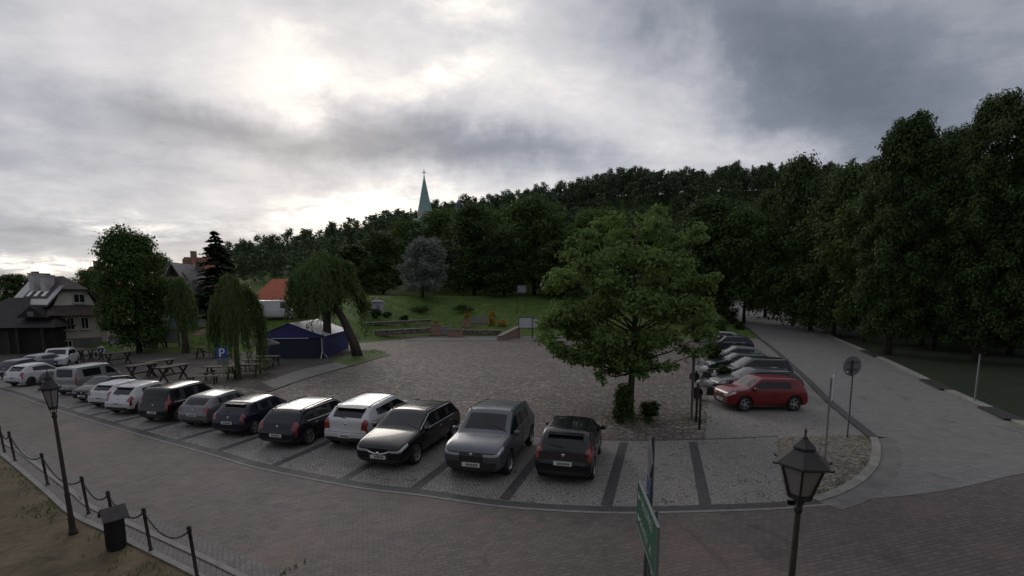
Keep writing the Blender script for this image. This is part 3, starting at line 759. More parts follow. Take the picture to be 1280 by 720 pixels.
side_car('suv', DARKBLUE, 'dark blue estate with chrome window frame near the top of the car park', 21.0, 46.5, 82, 1.0, style=dict(chrome=1, rails=1))
side_car('hatch', SILVER, 'silver car roof just showing beyond the dark blue estate', 24.0, 55.0, 80, 1.0, far=True)
pv = G(345, 399)
make_car('panel', WHITE, 'white panel van parked on the bank below the orange roof', (pv.x, pv.y, pv.z), R(-80), style=dict(panel=1, boxy=1), name='panel_van', cat='van', far=True, scale=1.0)
pv = G(396, 392)
make_car('hatch', MIDGREY, 'grey car parked on the bank behind the leaning willow', (pv.x, pv.y+1, pv.z), R(-75), far=True)

# ------------------------------------------------------------------ motorcycles between the square and the side row
def motorcycle(x, y, yaw, label, body):
    root = thing('motorcycle', label, 'motorcycle', (x, y, .014), yaw, 'motorcycles parked by the hedge')
    mb = MB(); M = Matrix.Rotation(-math.pi/2, 3, 'X')
    for px in (.72, -.70):
        w = MB(); w.lathe([(.22,-.05),(.30,-.055),(.31,0),(.30,.055),(.22,.05)], 24, (0,0,0), M=M); o = w.build('wheel', M_tyre, root, True); o.location = (px, 0, .31)
        h = MB(); h.lathe([(.20,-.02),(.215,0),(.20,.02)], 20, M=M)
        for k in range(5): a = k*2*math.pi/5; h.bar((0,0,0), (.2*math.cos(a), 0, .2*math.sin(a)), .02, .02)
        h.build('rim', M_rimd, o)
    e = MB(); e.box((0,0,.45), (.55,.34,.38), taper=.8); e.tube([(-.70,0,.31),(-.2,0,.42),(.25,0,.75)], .05, 8); e.tube([(.72,.09,.31),(.50,.09,.92)], .03, 8); e.tube([(.72,-.09,.31),(.50,-.09,.92)], .03, 8); e.tube([(-.1,-.17,.25),(-.75,-.2,.42)], [.04,.07], 8)
    e.build('engine', M_blk, root)
    f = MB(); f.lathe([(.05,-.28),(.19,-.18),(.22,0),(.17,.2),(.05,.3)], 12, (.18,0,.82), M=Matrix.Rotation(math.pi/2, 3, 'Y')); f.build('tank', body, root, True)
    f = MB(); f.prism([(.42,.62),(.72,.78),(.66,1.0),(.48,1.12),(.36,.92)], .34); f.build('fairing', body, root, bevel=.04)
    f = MB(); f.prism([(.50,1.10),(.62,1.02),(.46,1.36)], .28); f.build('windshield', M_glass, root)
    f = MB(); f.prism([(.0,.86),(-.55,.90),(-.82,.98),(-.80,.86),(-.4,.76),(0,.74)], .28); f.build('seat', M_blk, root, bevel=.03)
    f = MB(); f.tube([(.36,-.38,1.08),(.42,-.2,1.06),(.46,0,1.04),(.42,.2,1.06),(.36,.38,1.08)], .018, 6); f.build('handlebar', M_blk, root)
    for sy in (-1, 1):
        f = MB(); f.box((-.62, sy*.30, .66), (.42,.2,.32)); f.build('pannier', body, root, bevel=.04)
        f = MB(); f.lathe([(.01,-.01),(.06,-.01),(.06,.015),(.01,.02)], 10, (.44, sy*.36, 1.2), M=Matrix.Rotation(math.pi/2, 3, 'Y')); f.tube([(.40,sy*.28,1.07),(.44,sy*.36,1.2)], .01, 5); f.build('mirror', M_blk, root)
    f = MB(); f.lathe([(.09,-.02),(.09,.03),(.02,.05)], 12, (.72,0,.88), M=Matrix.Rotation(math.pi/2, 3, 'Y')); f.build('headlight', M_lamp, root)
    return root
q = G(889, 500); motorcycle(q.x, q.y, R(160), 'silver touring motorcycle with panniers, nearer the red hatchback', mat('bike_silver', (.42,.43,.45), .3, .3))
q = G(883, 478); motorcycle(q.x, q.y, R(150), 'white and black motorcycle parked behind the silver one', mat('bike_white', (.6,.6,.6), .3))

# ------------------------------------------------------------------ street furniture
M_iron = mat('cast_iron', (.022,.020,.021), .55, .2, bump=(40,.25), var=(6,.3))
M_ironr = mat('worn_iron', (.040,.030,.028), .7, .2, bump=(30,.35), var=(8,.4))
M_pane = mat('milky_glass', (.26,.245,.20), .35)
M_pane2 = mat('dusty_glass', (.22,.21,.215), .25)
def street_lamp(base, label, yaw, tilt=(0,0), H=3.65, k_=1.0, kp=.64):
    root = thing('street_lamp', label, 'street lamp', base, yaw, 'cast iron street lamps', tilt)
    z1 = H-.98
    p = MB(); p.lathe([(.15,0),(.15,.06),(.115,.10),(.10,.32),(.112,.36),(.085,.42),(.078,.9),(.088,.93),(.07,.97),(.055,z1-.12),(.048,z1-.1)], 14); p.build('post', M_ironr, root, True)
    n = MB(); n.lathe([(.045,z1-.14),(.075,z1-.11),(.085,z1-.07),(.055,z1-.03),(.045,z1),(.05,z1+.02)], 14)
    for k in range(4):
        a = math.pi/4+k*math.pi/2; n.tube([(.04*math.cos(a),.04*math.sin(a),z1-.06),(.075*math.cos(a),.075*math.sin(a),z1+.0),(.11*math.cos(a),.11*math.sin(a),z1+.11)], .012, 6)
    n.build('neck', M_iron, root, True)
    zb, zt = z1+.09, z1+.52; rb, rt = .135, .265; N = 6
    fr = MB(); fr.lathe([(rb,zb-.015),(rb+.015,zb),(rb+.01,zb+.05),(rb-.01,zb+.05)], N, ph=0); 
    fr.lathe([(rt+.0,zt-.02),(rt+.02,zt-.01),(rt+.02,zt+.02),(rt-.02,zt+.02)], N)
    for k in range(N):
        a = k*2*math.pi/N; fr.bar((rb*math.cos(a),rb*math.sin(a),zb), (rt*math.cos(a),rt*math.sin(a),zt), .024, .024)
    fr.build('lantern_frame', M_iron, root)
    for k in range(N):
        a0, a1 = k*2*math.pi/N, (k+1)*2*math.pi/N; s0, s1 = rb*.96, rt*.96; g_ = MB()
        vo = [Vector((s0*math.cos(a0),s0*math.sin(a0),zb+.05)), Vector((s0*math.cos(a1),s0*math.sin(a1),zb+.05)), Vector((s1*math.cos(a1),s1*math.sin(a1),zt-.02)), Vector((s1*math.cos(a0),s1*math.sin(a0),zt-.02))]
        c_ = sum(vo, Vector())/4; nrm = Vector((c_.x, c_.y, 0)).normalized()*.006
        g_.add([v for v in vo]+[v-nrm for v in vo], [(0,1,2,3),(7,6,5,4),(0,4,5,1),(1,5,6,2),(2,6,7,3),(3,7,4,0)]); g_.build('pane', M_pane2, root)
    l = MB(); l.lathe([(.05,zb+.02),(.075,zb+.08),(.13,zt-.08),(.10,zt-.01)], 16); l.build('diffuser', M_pane, root, True)
    rf = MB(); rf.lathe([(rt+.075,zt+.01),(rt+.07,zt+.035),(.20,zt+.15),(.125,zt+.225)], N); rf.lathe([(.125,zt+.222),(.15,zt+.232),(.145,zt+.25),(.075,zt+.31),(.03,zt+.36)], N)
    rf.lathe([(.03,zt+.355),(.035,zt+.37),(.014,zt+.385),(.012,zt+.43),(.02,zt+.445),(.004,zt+.49)], 8)
    for k in range(N):
        a = k*2*math.pi/N; q0 = rt+.07; rf.tube([(q0*math.cos(a),q0*math.sin(a),zt+.02),((q0+.03)*math.cos(a),(q0+.03)*math.sin(a),zt+.02),((q0+.045)*math.cos(a),(q0+.045)*math.sin(a),zt+.05)], [.014,.014,.008], 6)
    rf.build('lantern_roof', M_iron, root)
    for o in root.children:
        s_ = kp if o.name.startswith(('post', 'neck')) else k_
        o.scale = (s_, s_, 1)
    return root
q = G(92, 668); street_lamp((q.x, q.y, .014), 'old iron street lamp on the earth pavement beside the litter bin', R(15), (0, R(-2.0)), 3.78, .55, .58)
# the nearer lamp: its foot is below the frame
top_p = P(1000, 538, 6.0); street_lamp((top_p.x, top_p.y, top_p.z-3.65), 'dark iron street lamp with pointed lantern, right beside the camera', R(0), (0, R(1.2)), 3.65)

def bin_():
    q = G(146, 686); root = thing('litter_bin', 'black metal litter bin with a tilted lid beside the chain posts', 'litter bin', (q.x, q.y, .014), R(-38)); root.scale = (.78, .78, .95)
    b = MB(); b.lathe([(.20,0),(.215,.03),(.215,.70),(.20,.70)], 20)
    for k in range(20): a = k*2*math.pi/20; b.box((.218*math.cos(a), .218*math.sin(a), .37), (.012,.03,.62), rz=a)
    b.build('bin_body', mat('bin_black', (.010,.010,.011), .6), root)
    l = MB(); l.prism([(-.30,.74),(0,.98),(.30,.74),(.30,.715),(0,.945),(-.30,.715)], .56, M=Matrix.Rotation(0,3,'Z')); l.build('lid', mat('bin_lid', (.055,.048,.046), .5, .3, var=(5,.3)), root)
    p = MB(); 
    for sx in (-1,1): p.bar((sx*.2,0,.68), (sx*.2,0,.80), .03, .03)
    p.build('bracket', M_iron, root)
bin_()
posts = [((4,532),(6,566)), ((13,540),(19,577)), ((52,567),(60,607)), ((100,596),(111,643)), ((135,614),(144,664)), ((176,635),(189,690)), ((229,657),(247,724))]
pos = []
PL = ['farthest iron chain post, at the photo\'s left edge', 'iron chain post second from the far end of the chain', 'iron chain post just beyond the old street lamp', 'iron chain post between the street lamp and the litter bin', 'iron chain post right behind the litter bin', 'iron chain post on the camera side of the litter bin', 'nearest iron chain post, at the bottom of the photo']
for i, (a, b) in enumerate(posts):
    q = G(*b); Hh = (q - Vector((0,0,CAM_H))).y*0
    zc = q.y*math.cos(PITCH)+CAM_H*math.sin(PITCH); hh = max(.8, min(1.05, (b[1]-a[1])/F*zc*1.02))
    root = thing('chain_post', PL[i], 'post', (q.x, q.y, .014), R(15), 'iron posts of the chain fence', (0, R(-4)))
    m_ = MB(); m_.lathe([(.05,0),(.05,.03),(.032,.05),(.030,hh-.1),(.042,hh-.09),(.042,hh-.05),(.03,hh-.04)], 10); m_.build('shaft', M_ironr, root, True)
    m_ = MB(); m_.lathe([(.015,hh-.045),(.038,hh-.03),(.042,hh-.005),(.03,hh+.022),(.006,hh+.035)], 10); m_.build('cap', M_iron, root, True)
    pos.append(Vector((q.x-hh*math.sin(R(4))*math.cos(R(15)), q.y-hh*math.sin(R(4))*math.sin(R(15)), hh-.06)))
CL = ['farthest length of black chain, at the photo\'s left edge', 'chain hanging between the second and third posts', 'chain sagging behind the old street lamp', 'chain sagging between the lamp and the litter bin', 'chain running behind the litter bin', 'nearest length of black chain, beside the road']
for i in range(6):
    a, b = pos[i], pos[i+1]; L_ = (b-a).length; sag = .17*min(L_, 2.2); n = int(L_/.055); mb = MB()
    pts = []
    for k in range(n+1):
        t = k/n; pts.append(a.lerp(b, t)+Vector((0, 0, -sag*4*t*(1-t))))
    for k in range(n):
        p0, p1 = pts[k], pts[k+1]; d = (p1-p0).normalized(); s_ = d.cross(Vector((0,0,1))).normalized(); u_ = s_.cross(d)
        w_ = s_ if k % 2 else u_; m0 = (p0+p1)/2; e = (p1-p0).length*.72
        ring = [m0+d*e*math.cos(x)+w_*.018*math.sin(x) for x in [j*2*math.pi/8 for j in range(8)]]
        mb.tube(ring+[ring[0]], .0065, 4, caps=False)
    tag(mb.build('chain', M_iron), CL[i], 'chain', 'chains of the fence')

M_pole = mat('galvanised', (.11,.11,.115), .5, .6, var=(6,.15)); M_poled = mat('dark_pole', (.06,.06,.065), .55, .4)
M_back = mat('sign_back', (.155,.165,.185), .45, .5, var=(4,.12)); M_sblue = mat('sign_blue', (.015,.06,.24), .4); M_swhite = mat('sign_white', (.62,.62,.60), .45); M_sgreen = mat('sign_green', (.008,.075,.042), .4); M_syel = mat('sign_yellow', (.55,.36,.02), .4)
def pole(root, h, r=.03, m=None, name='pole'):
    p = MB(); p.lathe([(r*1.6,0),(r*1.6,.02),(r,.03),(r,h-.01),(r*.6,h)], 12); return p.build(name, m or M_pole, root, True)
# round sign seen from behind
q = G(1059, 546); rs = thing('road_sign', 'round road sign seen from behind on a dark pole beside the lane', 'sign', (q.x, q.y, .02), R(8))
pole(rs, 2.95, .032, M_poled)
d = MB(); d.lathe([(.375,-.012),(.385,0),(.375,.012)], 36, (0,.05,2.72), M=Matrix.Rotation(math.pi/2,3,'X')); sp_ = d.build('sign_plate', M_back, rs)
d = MB(); d.bar((-.22,.02,2.85),(.22,.02,2.85),.02,.05); d.bar((-.22,.02,2.58),(.22,.02,2.58),.02,.05); d.lathe([(.045,-.02),(.045,.02)], 10, (0,0,2.85)); d.lathe([(.045,-.02),(.045,.02)], 10, (0,0,2.58)); d.build('bracket', M_poled, rs)
d = MB(); d.box((-.21,.03,2.50), (.08,.004,.05)); d.build('sticker', M_swhite, sp_)
# narrow sign seen edge-on
q = G(1031, 574); es = thing('road_sign', 'white sign seen almost edge on, on a thin pole by the cobbled island', 'sign', (q.x, q.y, .02), R(53))
pole(es, 2.7, .028, M_pole)
d = MB(); d.box((.36,-.03,2.32), (.62,.016,.85)); sp_ = d.build('sign_plate', M_swhite, es, bevel=.004)
d = MB(); d.bar((-.02,0,2.5),(.5,0,2.5),.02,.05); d.bar((-.02,0,2.1),(.5,0,2.1),.02,.05); d.build('bracket', M_poled, es)
q = G(1218, 503); pp = thing('plain_pole', 'bare grey pole standing on the dark verge across the lane', 'pole', (q.x, q.y, q.z), 0); pole(pp, 2.45, .035, M_pole)
c_ = MB(); c_.lathe([(.045,2.43),(.045,2.47),(.01,2.50)], 10); c_.build('cap', M_poled, pp)
# parking sign
q = G(281, 488); ps = thing('parking_sign', 'blue parking sign with a white P on a grey pole among the tables', 'sign', (q.x, q.y, .02), R(12))
sc_ = (488-434)/F*(q.y*math.cos(PITCH)+CAM_H*math.sin(PITCH)); pole(ps, sc_-.05, .03, M_pole)
d = MB(); d.box((0,-.045,sc_-.32), (.60,.02,.62)); pl = d.build('sign_plate', M_sblue, ps, bevel=.006)
d = MB(); z0 = sc_-.32
d.box((-.09,-.062,z0), (.085,.012,.44)); 
arc = [(.0+.13*math.cos(a), .10+.12*math.sin(a)) for a in np.linspace(math.pi/2, -math.pi/2, 12)]
pts = [(-.05,-.062,z0+.205)]+[(x,-.062,z0+z) for x, z in [(x, zz+.0) for x, zz in arc]]+[(-.05,-.062,z0-.02)]
for a, b in zip(pts, pts[1:]): d.bar(a, b, .012, .075)
d.build('letter_p', M_swhite, pl)
d = MB(); d.box((0,-.04,sc_-.84), (.56,.02,.30)); d.build('lower_plate', M_back, ps, bevel=.005)
# direction sign close to the camera: foot below the frame
A = P(797.5, 640, 8.4); B = P(822, 690, 6.6)
dv = Vector((A.x-B.x, A.y-B.y)); yaw = math.atan2(dv.y, dv.x); base = Vector(((A.x+B.x)/2, (A.y+B.y)/2))
ds = thing('direction_sign', 'green direction sign turned almost edge on, at the near kerb', 'sign', (base.x, base.y, .014), yaw)
hw = dv.length/2; M_edge = mat('sign_edge', (.14,.17,.16), .5)
pp_ = MB()
for sx in (-.45, .35): pp_.lathe([(.04,0),(.034,.04),(.034,2.0)], 12, (sx*hw, -.06, 0))
pp_.build('pole', M_poled, ds, True)
zt = 1.98; d = MB(); d.box((0,0,zt-.42), (2*hw,.03,.84)); pl = d.build('sign_panel', M_sgreen, ds, bevel=.004)
d = MB()
for z in (zt-.005, zt-.835): d.box((0,0,z), (2*hw+.01,.045,.018))
for x in (-hw, hw): d.box((x,0,zt-.42), (.018,.045,.85))
d.build('frame', M_edge, pl)
d = MB(); rng = random.Random(4)
for sy in (1,):
    for row, z in enumerate((zt-.22, zt-.62)):
        x = -hw+.16
        while x < hw-.45:
            w_ = rng.uniform(.05,.09)
            if rng.random() > .16:
                d.box((x+w_/2, sy*.019, z+rng.choice([0,.02])), (w_*.28,.006,.17)); d.box((x+w_*.8, sy*.019, z-.03+rng.choice([0,.06])), (w_*.5,.006,.03))
            x += w_+.03
        d.bar((hw-.32, sy*.019, z), (hw-.10, sy*.019, z), .006, .03); d.bar((hw-.18, sy*.019, z+.07), (hw-.10, sy*.019, z), .006, .03); d.bar((hw-.18, sy*.019, z-.07), (hw-.10, sy*.019, z), .006, .03)
d.build('lettering', mat('sign_pale', (.36,.42,.40), .5), pl)
# diamond sign above a blue plate, on its own pole behind the green sign
q = P(815, 600, 8.6); dm = thing('road_sign', 'diamond road sign over a small blue plate, seen edge on behind the green sign', 'sign', (q.x, q.y, .014), yaw+R(-4))
pole(dm, 2.75, .032, M_poled)
d = MB(); c45 = .42; d.prism([(0,c45),(c45,0),(0,-c45),(-c45,0)], .016, M=Matrix.Identity(3)); o = d.build('sign_plate', M_back, dm, bevel=.003); o.location = (0,.05,2.36)
d = MB(); d.box((0,.05,1.72), (.62,.016,.42)); d.build('lower_plate', mat('plate_blue', (.03,.05,.12), .4), dm, bevel=.004)
d = MB(); d.bar((-.2,.02,2.40),(.2,.02,2.40),.02,.04); d.bar((-.2,.02,1.74),(.2,.02,1.74),.02,.04); d.build('bracket', M_poled, dm)
# poles at the corner of the square
M_wood = mat('weathered_wood', (.075,.058,.045), .85, bump=(20,.5), var=(4,.35)); M_woodd = mat('dark_wood', (.032,.024,.019), .85, bump=(20,.5), var=(4,.35))
q = G(864, 523); z_ = .86*(523-440)/F*q.y
lp = thing('lamp_post', 'slim dark lamp post with two round heads at the corner of the square', 'street lamp', (q.x, q.y, .01), 0)
pole(lp, z_+.35, .06, M_poled); d = MB(); d.tube([(-.28,0,z_+.20),(-.2,0,z_+.32),(0,0,z_+.34),(.2,0,z_+.32),(.28,0,z_+.20)], .02, 6); d.build('arm', M_poled, lp, True)
for sx in (-1, 1):
    d = MB(); d.lathe([(.02,-.12),(.10,-.09),(.13,0),(.10,.09),(.02,.12)], 14, (sx*.28,0,z_+.10)); d.build('globe', mat('globe_glass', (.55,.55,.53), .3), lp, True)
for px, py, py0, lab in ((870,528,478,'taller of two wooden stakes beside the corner lamp post'), (874,537,493,'shorter of two wooden stakes beside the corner lamp post')):
    q = G(px, py); hh = (py-py0)/F*(q.y*.99+.6)
    st_ = thing('stake', lab, 'post', (q.x, q.y, .01), 0, 'wooden stakes by the lamp post'); d = MB(); d.lathe([(.05,0),(.05,hh-.04),(.02,hh)], 8); d.build('shaft', M_woodd, st_, True)
    d = MB(); d.box((0,0,hh*.7), (.12,.12,.05)); d.build('collar', M_iron, st_)

# ------------------------------------------------------------------ buildings
M_plaster = mat('pale_plaster', (.38,.34,.285), .85, bump=(12,.3), var=(.8,.2)); M_plaster2 = mat('upper_plaster', (.52,.49,.44), .85, bump=(12,.3), var=(.8,.15))
M_stone = brickmat('stone_base', (.10,.095,.09), (.16,.15,.14), (.05,.05,.05), .5, .28, 0, .3); M_roofb = brickmat('brown_tiles', (.050,.035,.032), (.075,.050,.045), (.02,.016,.015), .25, .3, 0, .25)
M_roofr = brickmat('red_tiles', (.20,.065,.042), (.27,.09,.055), (.08,.03,.02), .25, .3, 0, .25); M_roofo = brickmat('orange_tiles', (.33,.075,.03), (.42,.10,.04), (.15,.04,.02), .25, .3, 0, .2)
M_roofg = mat('grey_sheet_roof', (.20,.20,.205), .55, .2, var=(.8,.2)); M_win = mat('window_glass', (.015,.017,.02), .08, spec=.6); M_frame = mat('window_frame', (.42,.41,.39), .6)
M_teal = mat('teal_render', (.105,.165,.175), .85, var=(.7,.2), bump=(12,.3)); M_darkb = mat('barn_boards', (.020,.016,.014), .9, bump=(10,.5), var=(2,.35)); M_chim = mat('white_chimney', (.40,.39,.385), .85, var=(2,.2))
M_sheet = mat('bright_roof_sheet', (.25,.25,.255), .35, .3, var=(1.5,.15))
def window(parent, c, w, h, nrm=(0,-1,0), name='window', bars=1):
    """frame standing proud of the wall, pane set in it"""
    n = Vector(nrm).normalized(); q = Matrix.Rotation(math.atan2(n.y, n.x)+math.pi/2, 3, 'Z'); c = Vector(c); t = .07
    f = MB()
    for (x, z, sx, sz) in ((-w/2,0,t,h+t),(w/2,0,t,h+t),(0,h/2,w-t,t),(0,-h/2,w-t,t)): f.box(c+q@Vector((x,-.03,z)), (sx,.10,sz), M=q)
    for k in range(bars): f.box(c+q@Vector((-w/2+w*(k+1)/(bars+1),-.03,0)), (.05,.06,h-t), M=q)
    o = f.build(name, M_frame, parent); p = MB(); p.box(c+q@Vector((0,.0,0)), (w-t,.03,h-t), M=q); p.build('pane', M_win, o)
    s = MB(); s.box(c+q@Vector((0,-.09,-h/2-.07)), (w+.24,.20,.06), M=q); s.build('sill', M_frame, o); return o
def old_house():
    q = G(93, 439); Y = q.y; x0 = P(64, 400, Y).x; x1 = P(122, 400, Y).x; w = (x1-x0)/1.25; D = 9.0; z = q.z
    def Z(py): return P(90, py, Y).z-z
    root = thing('old_house', 'two storey pale house with brown half hipped roof, skylights and twin white chimneys', 'house', ((x0+x1)/2-.8, Y+1.2, z), R(63))
    b = MB(); h0, h1 = Z(424), Z(394); b.box((0, D/2, (h0+h1)/2), (w, D, h1-h0)); b.build('wall', M_plaster, root)
    b = MB(); b.box((0, D/2-.0, h0/2), (w+.12, D+.12, h0)); b.build('plinth', M_stone, root)
    hr, hg = Z(347), Z(381)
    # upper storey gable, cut off at the top by the half hip
    b = MB(); hw = w*.5; top = lerp(hg, hr, .62); tw = hw*.50
    b.prism([(-hw*.92,hg-.1),(hw*.92,hg-.1),(tw,top),(-tw,top)], .3); o = b.build('gable', M_plaster2, root); o.location = (0, .25, 0)
    r = MB(); e = hw+.45; ridge = hr+.25; ybk = D
    sl = lambda x: ridge-(ridge-(hg-.05))*abs(x)/e
    th = .16
    for s in (-1, 1):
        xs_ = tw*1.15*s
        vs = [(0,2.0,ridge),(0,ybk,ridge),(s*e,ybk,hg-.05),(s*e,-.35,hg-.05),(xs_,-.30,sl(xs_))]
        vs2 = [(x,y,zz-th) for x,y,zz in vs]
        r.add(vs+vs2, [(0,1,2,3,4),(9,8,7,6,5),(0,5,6,1),(1,6,7,2),(2,7,8,3),(3,8,9,4),(4,9,5,0)])
    a = tw*1.15; vs = [(-a,-.30,sl(a)),(a,-.30,sl(a)),(0,2.0,ridge)]; vs2 = [(x,y,zz-th) for x,y,zz in vs]; r.add([(x,y,zz+.01) for x,y,zz in vs]+vs2, [(0,1,2),(5,4,3),(0,3,4,1),(1,4,5,2),(2,5,3,0)])
    roof = r.build('roof', M_roofb, root)
    # pale metal strips, skylights on the left slope
    s = -1; ang = math.atan2(ridge-(hg-.05), e)
    def slope_box(par, nm, m, u0, u1, y0, y1, t=.06):
        pts = []
        for lift in (0.012, t):
            for (u, y) in ((u0,y0),(u1,y0),(u1,y1),(u0,y1)):
                x = -u*e; pts.append((x-math.sin(ang)*lift, y, sl(x)+math.cos(ang)*lift))
        k = MB(); k.add(pts, [(3,2,1,0),(4,5,6,7),(0,1,5,4),(1,2,6,5),(2,3,7,6),(3,0,4,7)]); return k.build(nm, m, par)
    slope_box(roof, 'roof_sheet', M_sheet, .35, .99, -.30, .75, .05); slope_box(roof, 'roof_sheet', M_sheet, .10, .99, 6.6, 8.8, .05); slope_box(roof, 'roof_sheet', M_sheet, .80, .99, .75, 6.6, .05)
    for y in (1.7, 3.4, 5.1): slope_box(roof, 'skylight', mat('skylight', (.30,.31,.33), .1), .52, .72, y, y+.8, .12)
    for y in (2.8, 5.3):
        c = MB(); zb, zt = sl(-1.0)-.3, Z(349)+.35+.25*(y > 4); c.box((-1.0,y,(zb+zt)/2), (.75,1.1,zt-zb)); c.box((-1.0,y,zt+.06), (.9,1.25,.12)); o = c.build('chimney', M_chim, roof)
        c = MB(); c.box((-1.0,y,zt+.2), (.4,.7,.16)); c.build('chimney_pot', M_roofb, o)
    ea = MB()                                                      # skirt roof between the storeys
    x_, y_ = hw+.75, -.75; hb, ht = Z(394)-.02, Z(381)
    vs = [(-x_,y_,hb),(x_,y_,hb),(x_,D+.6,hb),(-x_,D+.6,hb),(-hw*.95,.15,ht),(hw*.95,.15,ht),(hw*.95,D-.2,ht),(-hw*.95,D-.2,ht)]
    ea.add(vs, [(3,2,1,0),(0,1,5,4),(1,2,6,5),(2,3,7,6),(3,0,4,7),(4,5,6,7)]); ea.build('skirt_roof', M_roofb, root)
    zc_ = Z(405)
    for px in (74, 83.5, 103): x = (P(px, 405, Y).x-(x0+x1)/2)/1.33; window(root, (x, -.02, zc_), .62, 1.15)
    window(root, ((P(96, 372, Y).x-(x0+x1)/2)/1.33, .07, Z(373)), .9, .85)
    for px in (80,): x = (P(px, 430, Y).x-(x0+x1)/2)/1.33; window(root, (x, -.09, Z(430)), .6, .6)
    d = MB(); d.lathe([(.05,.2),(.05,h1)], 8, (-hw-.03,-.08,0)); d.build('downpipe', M_woodd, root)
    an = MB(); an.box((hw+.9, 2.5, h1*.45), (1.8, 4, h1*.9)); an.build('annexe', M_plaster, root)
old_house()
def barn():
    q = G(28, 441); Y = q.y-1.0; x0, x1 = P(-45, 400, Y).x, P(62, 400, Y).x; w = x1-x0; z = q.z
    def Z(py): return P(30, py, Y).z-z
    root = thing('dark_barn', 'low black timber barn with broad dark tiled roof at the far left', 'barn', ((x0+x1)/2, Y, z), R(12))
    b = MB(); h1 = Z(408); b.box((0, 4, h1/2), (w-.8, 8, h1)); b.build('wall', M_darkb, root)
    ridge = Z(372); e = w/2+.2; r = MB()
    vs = [(-e,-.8,h1-.1),(e,-.8,h1-.1),(e,8.8,h1-.1),(-e,8.8,h1-.1),(-e*.55,4,ridge),(e*.45,4,ridge)]
    r.add(vs, [(3,2,1,0),(0,1,5,4),(1,2,5),(2,3,4,5),(3,0,4)]); roof = r.build('roof', mat('barn_tiles', (.030,.025,.024), .85, bump=(8,.5), var=(2,.3)), root)
    zd = lerp(h1, ridge, .30); x = .6
    dm = MB(); dm.prism([(-1.2,0),(1.2,0),(0,1.1)], 2.6); o = dm.build('dormer', M_darkb, roof); o.location = (x+1.6, .9, zd)
    pn = MB(); pn.box((0,-1.32,.35), (.5,.03,.45)); o2 = pn.build('pane', mat('dim_pane', (.10,.10,.11), .2), o)
    for k in range(4):
        p = MB(); p.box((-w/2+1.0+k*(w-2)/3, -.45, h1/2), (.22,.22,h1)); p.build('pillar', M_woodd, root)
    d = MB(); d.box((-.6, -.03, 1.1), (1.3,.07,2.2)); d.build('door', mat('barn_door', (.04,.032,.027), .8), root)
barn()
def gable_house():
    q = G(225, 434); Y = q.y+9; z = terrain(P(230,400,Y).x, Y); x0, x1 = P(196, 400, Y).x, P(254, 400, Y).x; cx = P(224, 400, Y).x; w = x1-x0
    def Z(py): return P(225, py, Y).z-z
    root = thing('gabled_house', 'teal house with steep grey roof and dark boarded gable behind the big tree', 'house', (cx, Y, z), R(4))
    hw = w/2; h1 = Z(378); apex = Z(328); D = 5
    b = MB(); b.box((0, D/2, h1/2), (w-1.2, D, h1)); b.build('wall', M_teal, root)
    g_ = MB(); g_.prism([(-hw*.80,h1-.05),(hw*.80,h1-.05),(hw*.42,Z(348)),(-hw*.42,Z(348))], .3); o = g_.build('gable', mat('gable_boards', (.23,.19,.15), .8, var=(3,.2)), root); o.location = (0,.2,0)
    g_ = MB(); zl = Z(348)
    g_.prism([(-hw*.44,zl),(hw*.44,zl),(0,apex-.25)], .32); o = g_.build('gable_top', mat('gable_brown', (.045,.026,.024), .85), root); o.location = (0,.2,0)
    g_ = MB(); g_.box((0,-.05,zl), (hw*.95,.25,.35)); g_.build('beam', mat('beam_wood', (.26,.19,.12), .8), root)
    r = MB(); e = hw+.1; zb = h1-.2; th = .22
    for s in (-1, 1):
        vs = [(0,-.7,apex),(0,D,apex),(s*e,D,zb),(s*e,-.7,zb)]; vs2 = [(x,y,zz-th) for x,y,zz in vs]
        r.add(vs+vs2, [(0,1,2,3),(7,6,5,4),(0,4,5,1),(1,5,6,2),(2,6,7,3),(3,7,4,0)])
    roof = r.build('roof', M_roofg, root)
    for x, y in ((-.5,3.4),(.6,4.2)):
        c = MB(); c.box((x, y, apex-.1), (.7,.7,1.5)); c.build('chimney', mat('brick_chimney', (.22,.15,.11), .85, var=(4,.2)), roof)
    for x in (-1.6, 1.4): window(root, (x, -.03, h1*.55), .9, 1.2)
    window(root, (0, .02, lerp(h1,zl,.45)), .9, 1.0)
    d = MB(); d.box((2.6,-.02,1.05), (1.0,.08,2.1)); d.build('door', M_frame, root)
gable_house()
def simple_house(label, px, Y, pyb, pyt, wpx, D, wallm, roofm, yaw, hz=.5, chim=1, along=True):
    cx = P(px, pyb, Y); z = terrain(cx.x, Y); w = wpx/F*Y
    def Z(py): return P(px, py, Y).z-z
    root = thing('tiled_house', label, 'house', (cx.x, Y, z), R(yaw)); top = Z(pyt); e = max(1.2, Z(pyb))
    b = MB(); b.box((0, D/2, e/2), (w-.8, D-.6, e)); b.build('wall', wallm, root)
    r = MB(); 
    if along:
        vs = [(-w/2,-.3,e-.1),(w/2,-.3,e-.1),(w/2,D+.3,e-.1),(-w/2,D+.3,e-.1),(-w/2+.3,D/2,top),(w/2-.3,D/2,top)]
    r.add(vs, [(3,2,1,0),(0,1,5,4),(1,2,5),(2,3,4,5),(3,0,4)]); roof = r.build('roof', roofm, root)
    for k in range(chim):
        c = MB(); c.box((-w*.2+k*w*.4, D/2+.2, top+.2), (.7,.7,1.4)); c.build('chimney', mat('brick_chimney', (.22,.15,.11), .85, var=(4,.2)), roof)
    for k in range(2): window(root, (-w*.25+k*w*.5, .27, e*.6), .9, min(1.2, e*.5))
simple_house('house with faded red tiled roof behind the steep grey gable', 246, 70, 362, 319, 44, 8, M_plaster2, M_roofr, 20, chim=1)
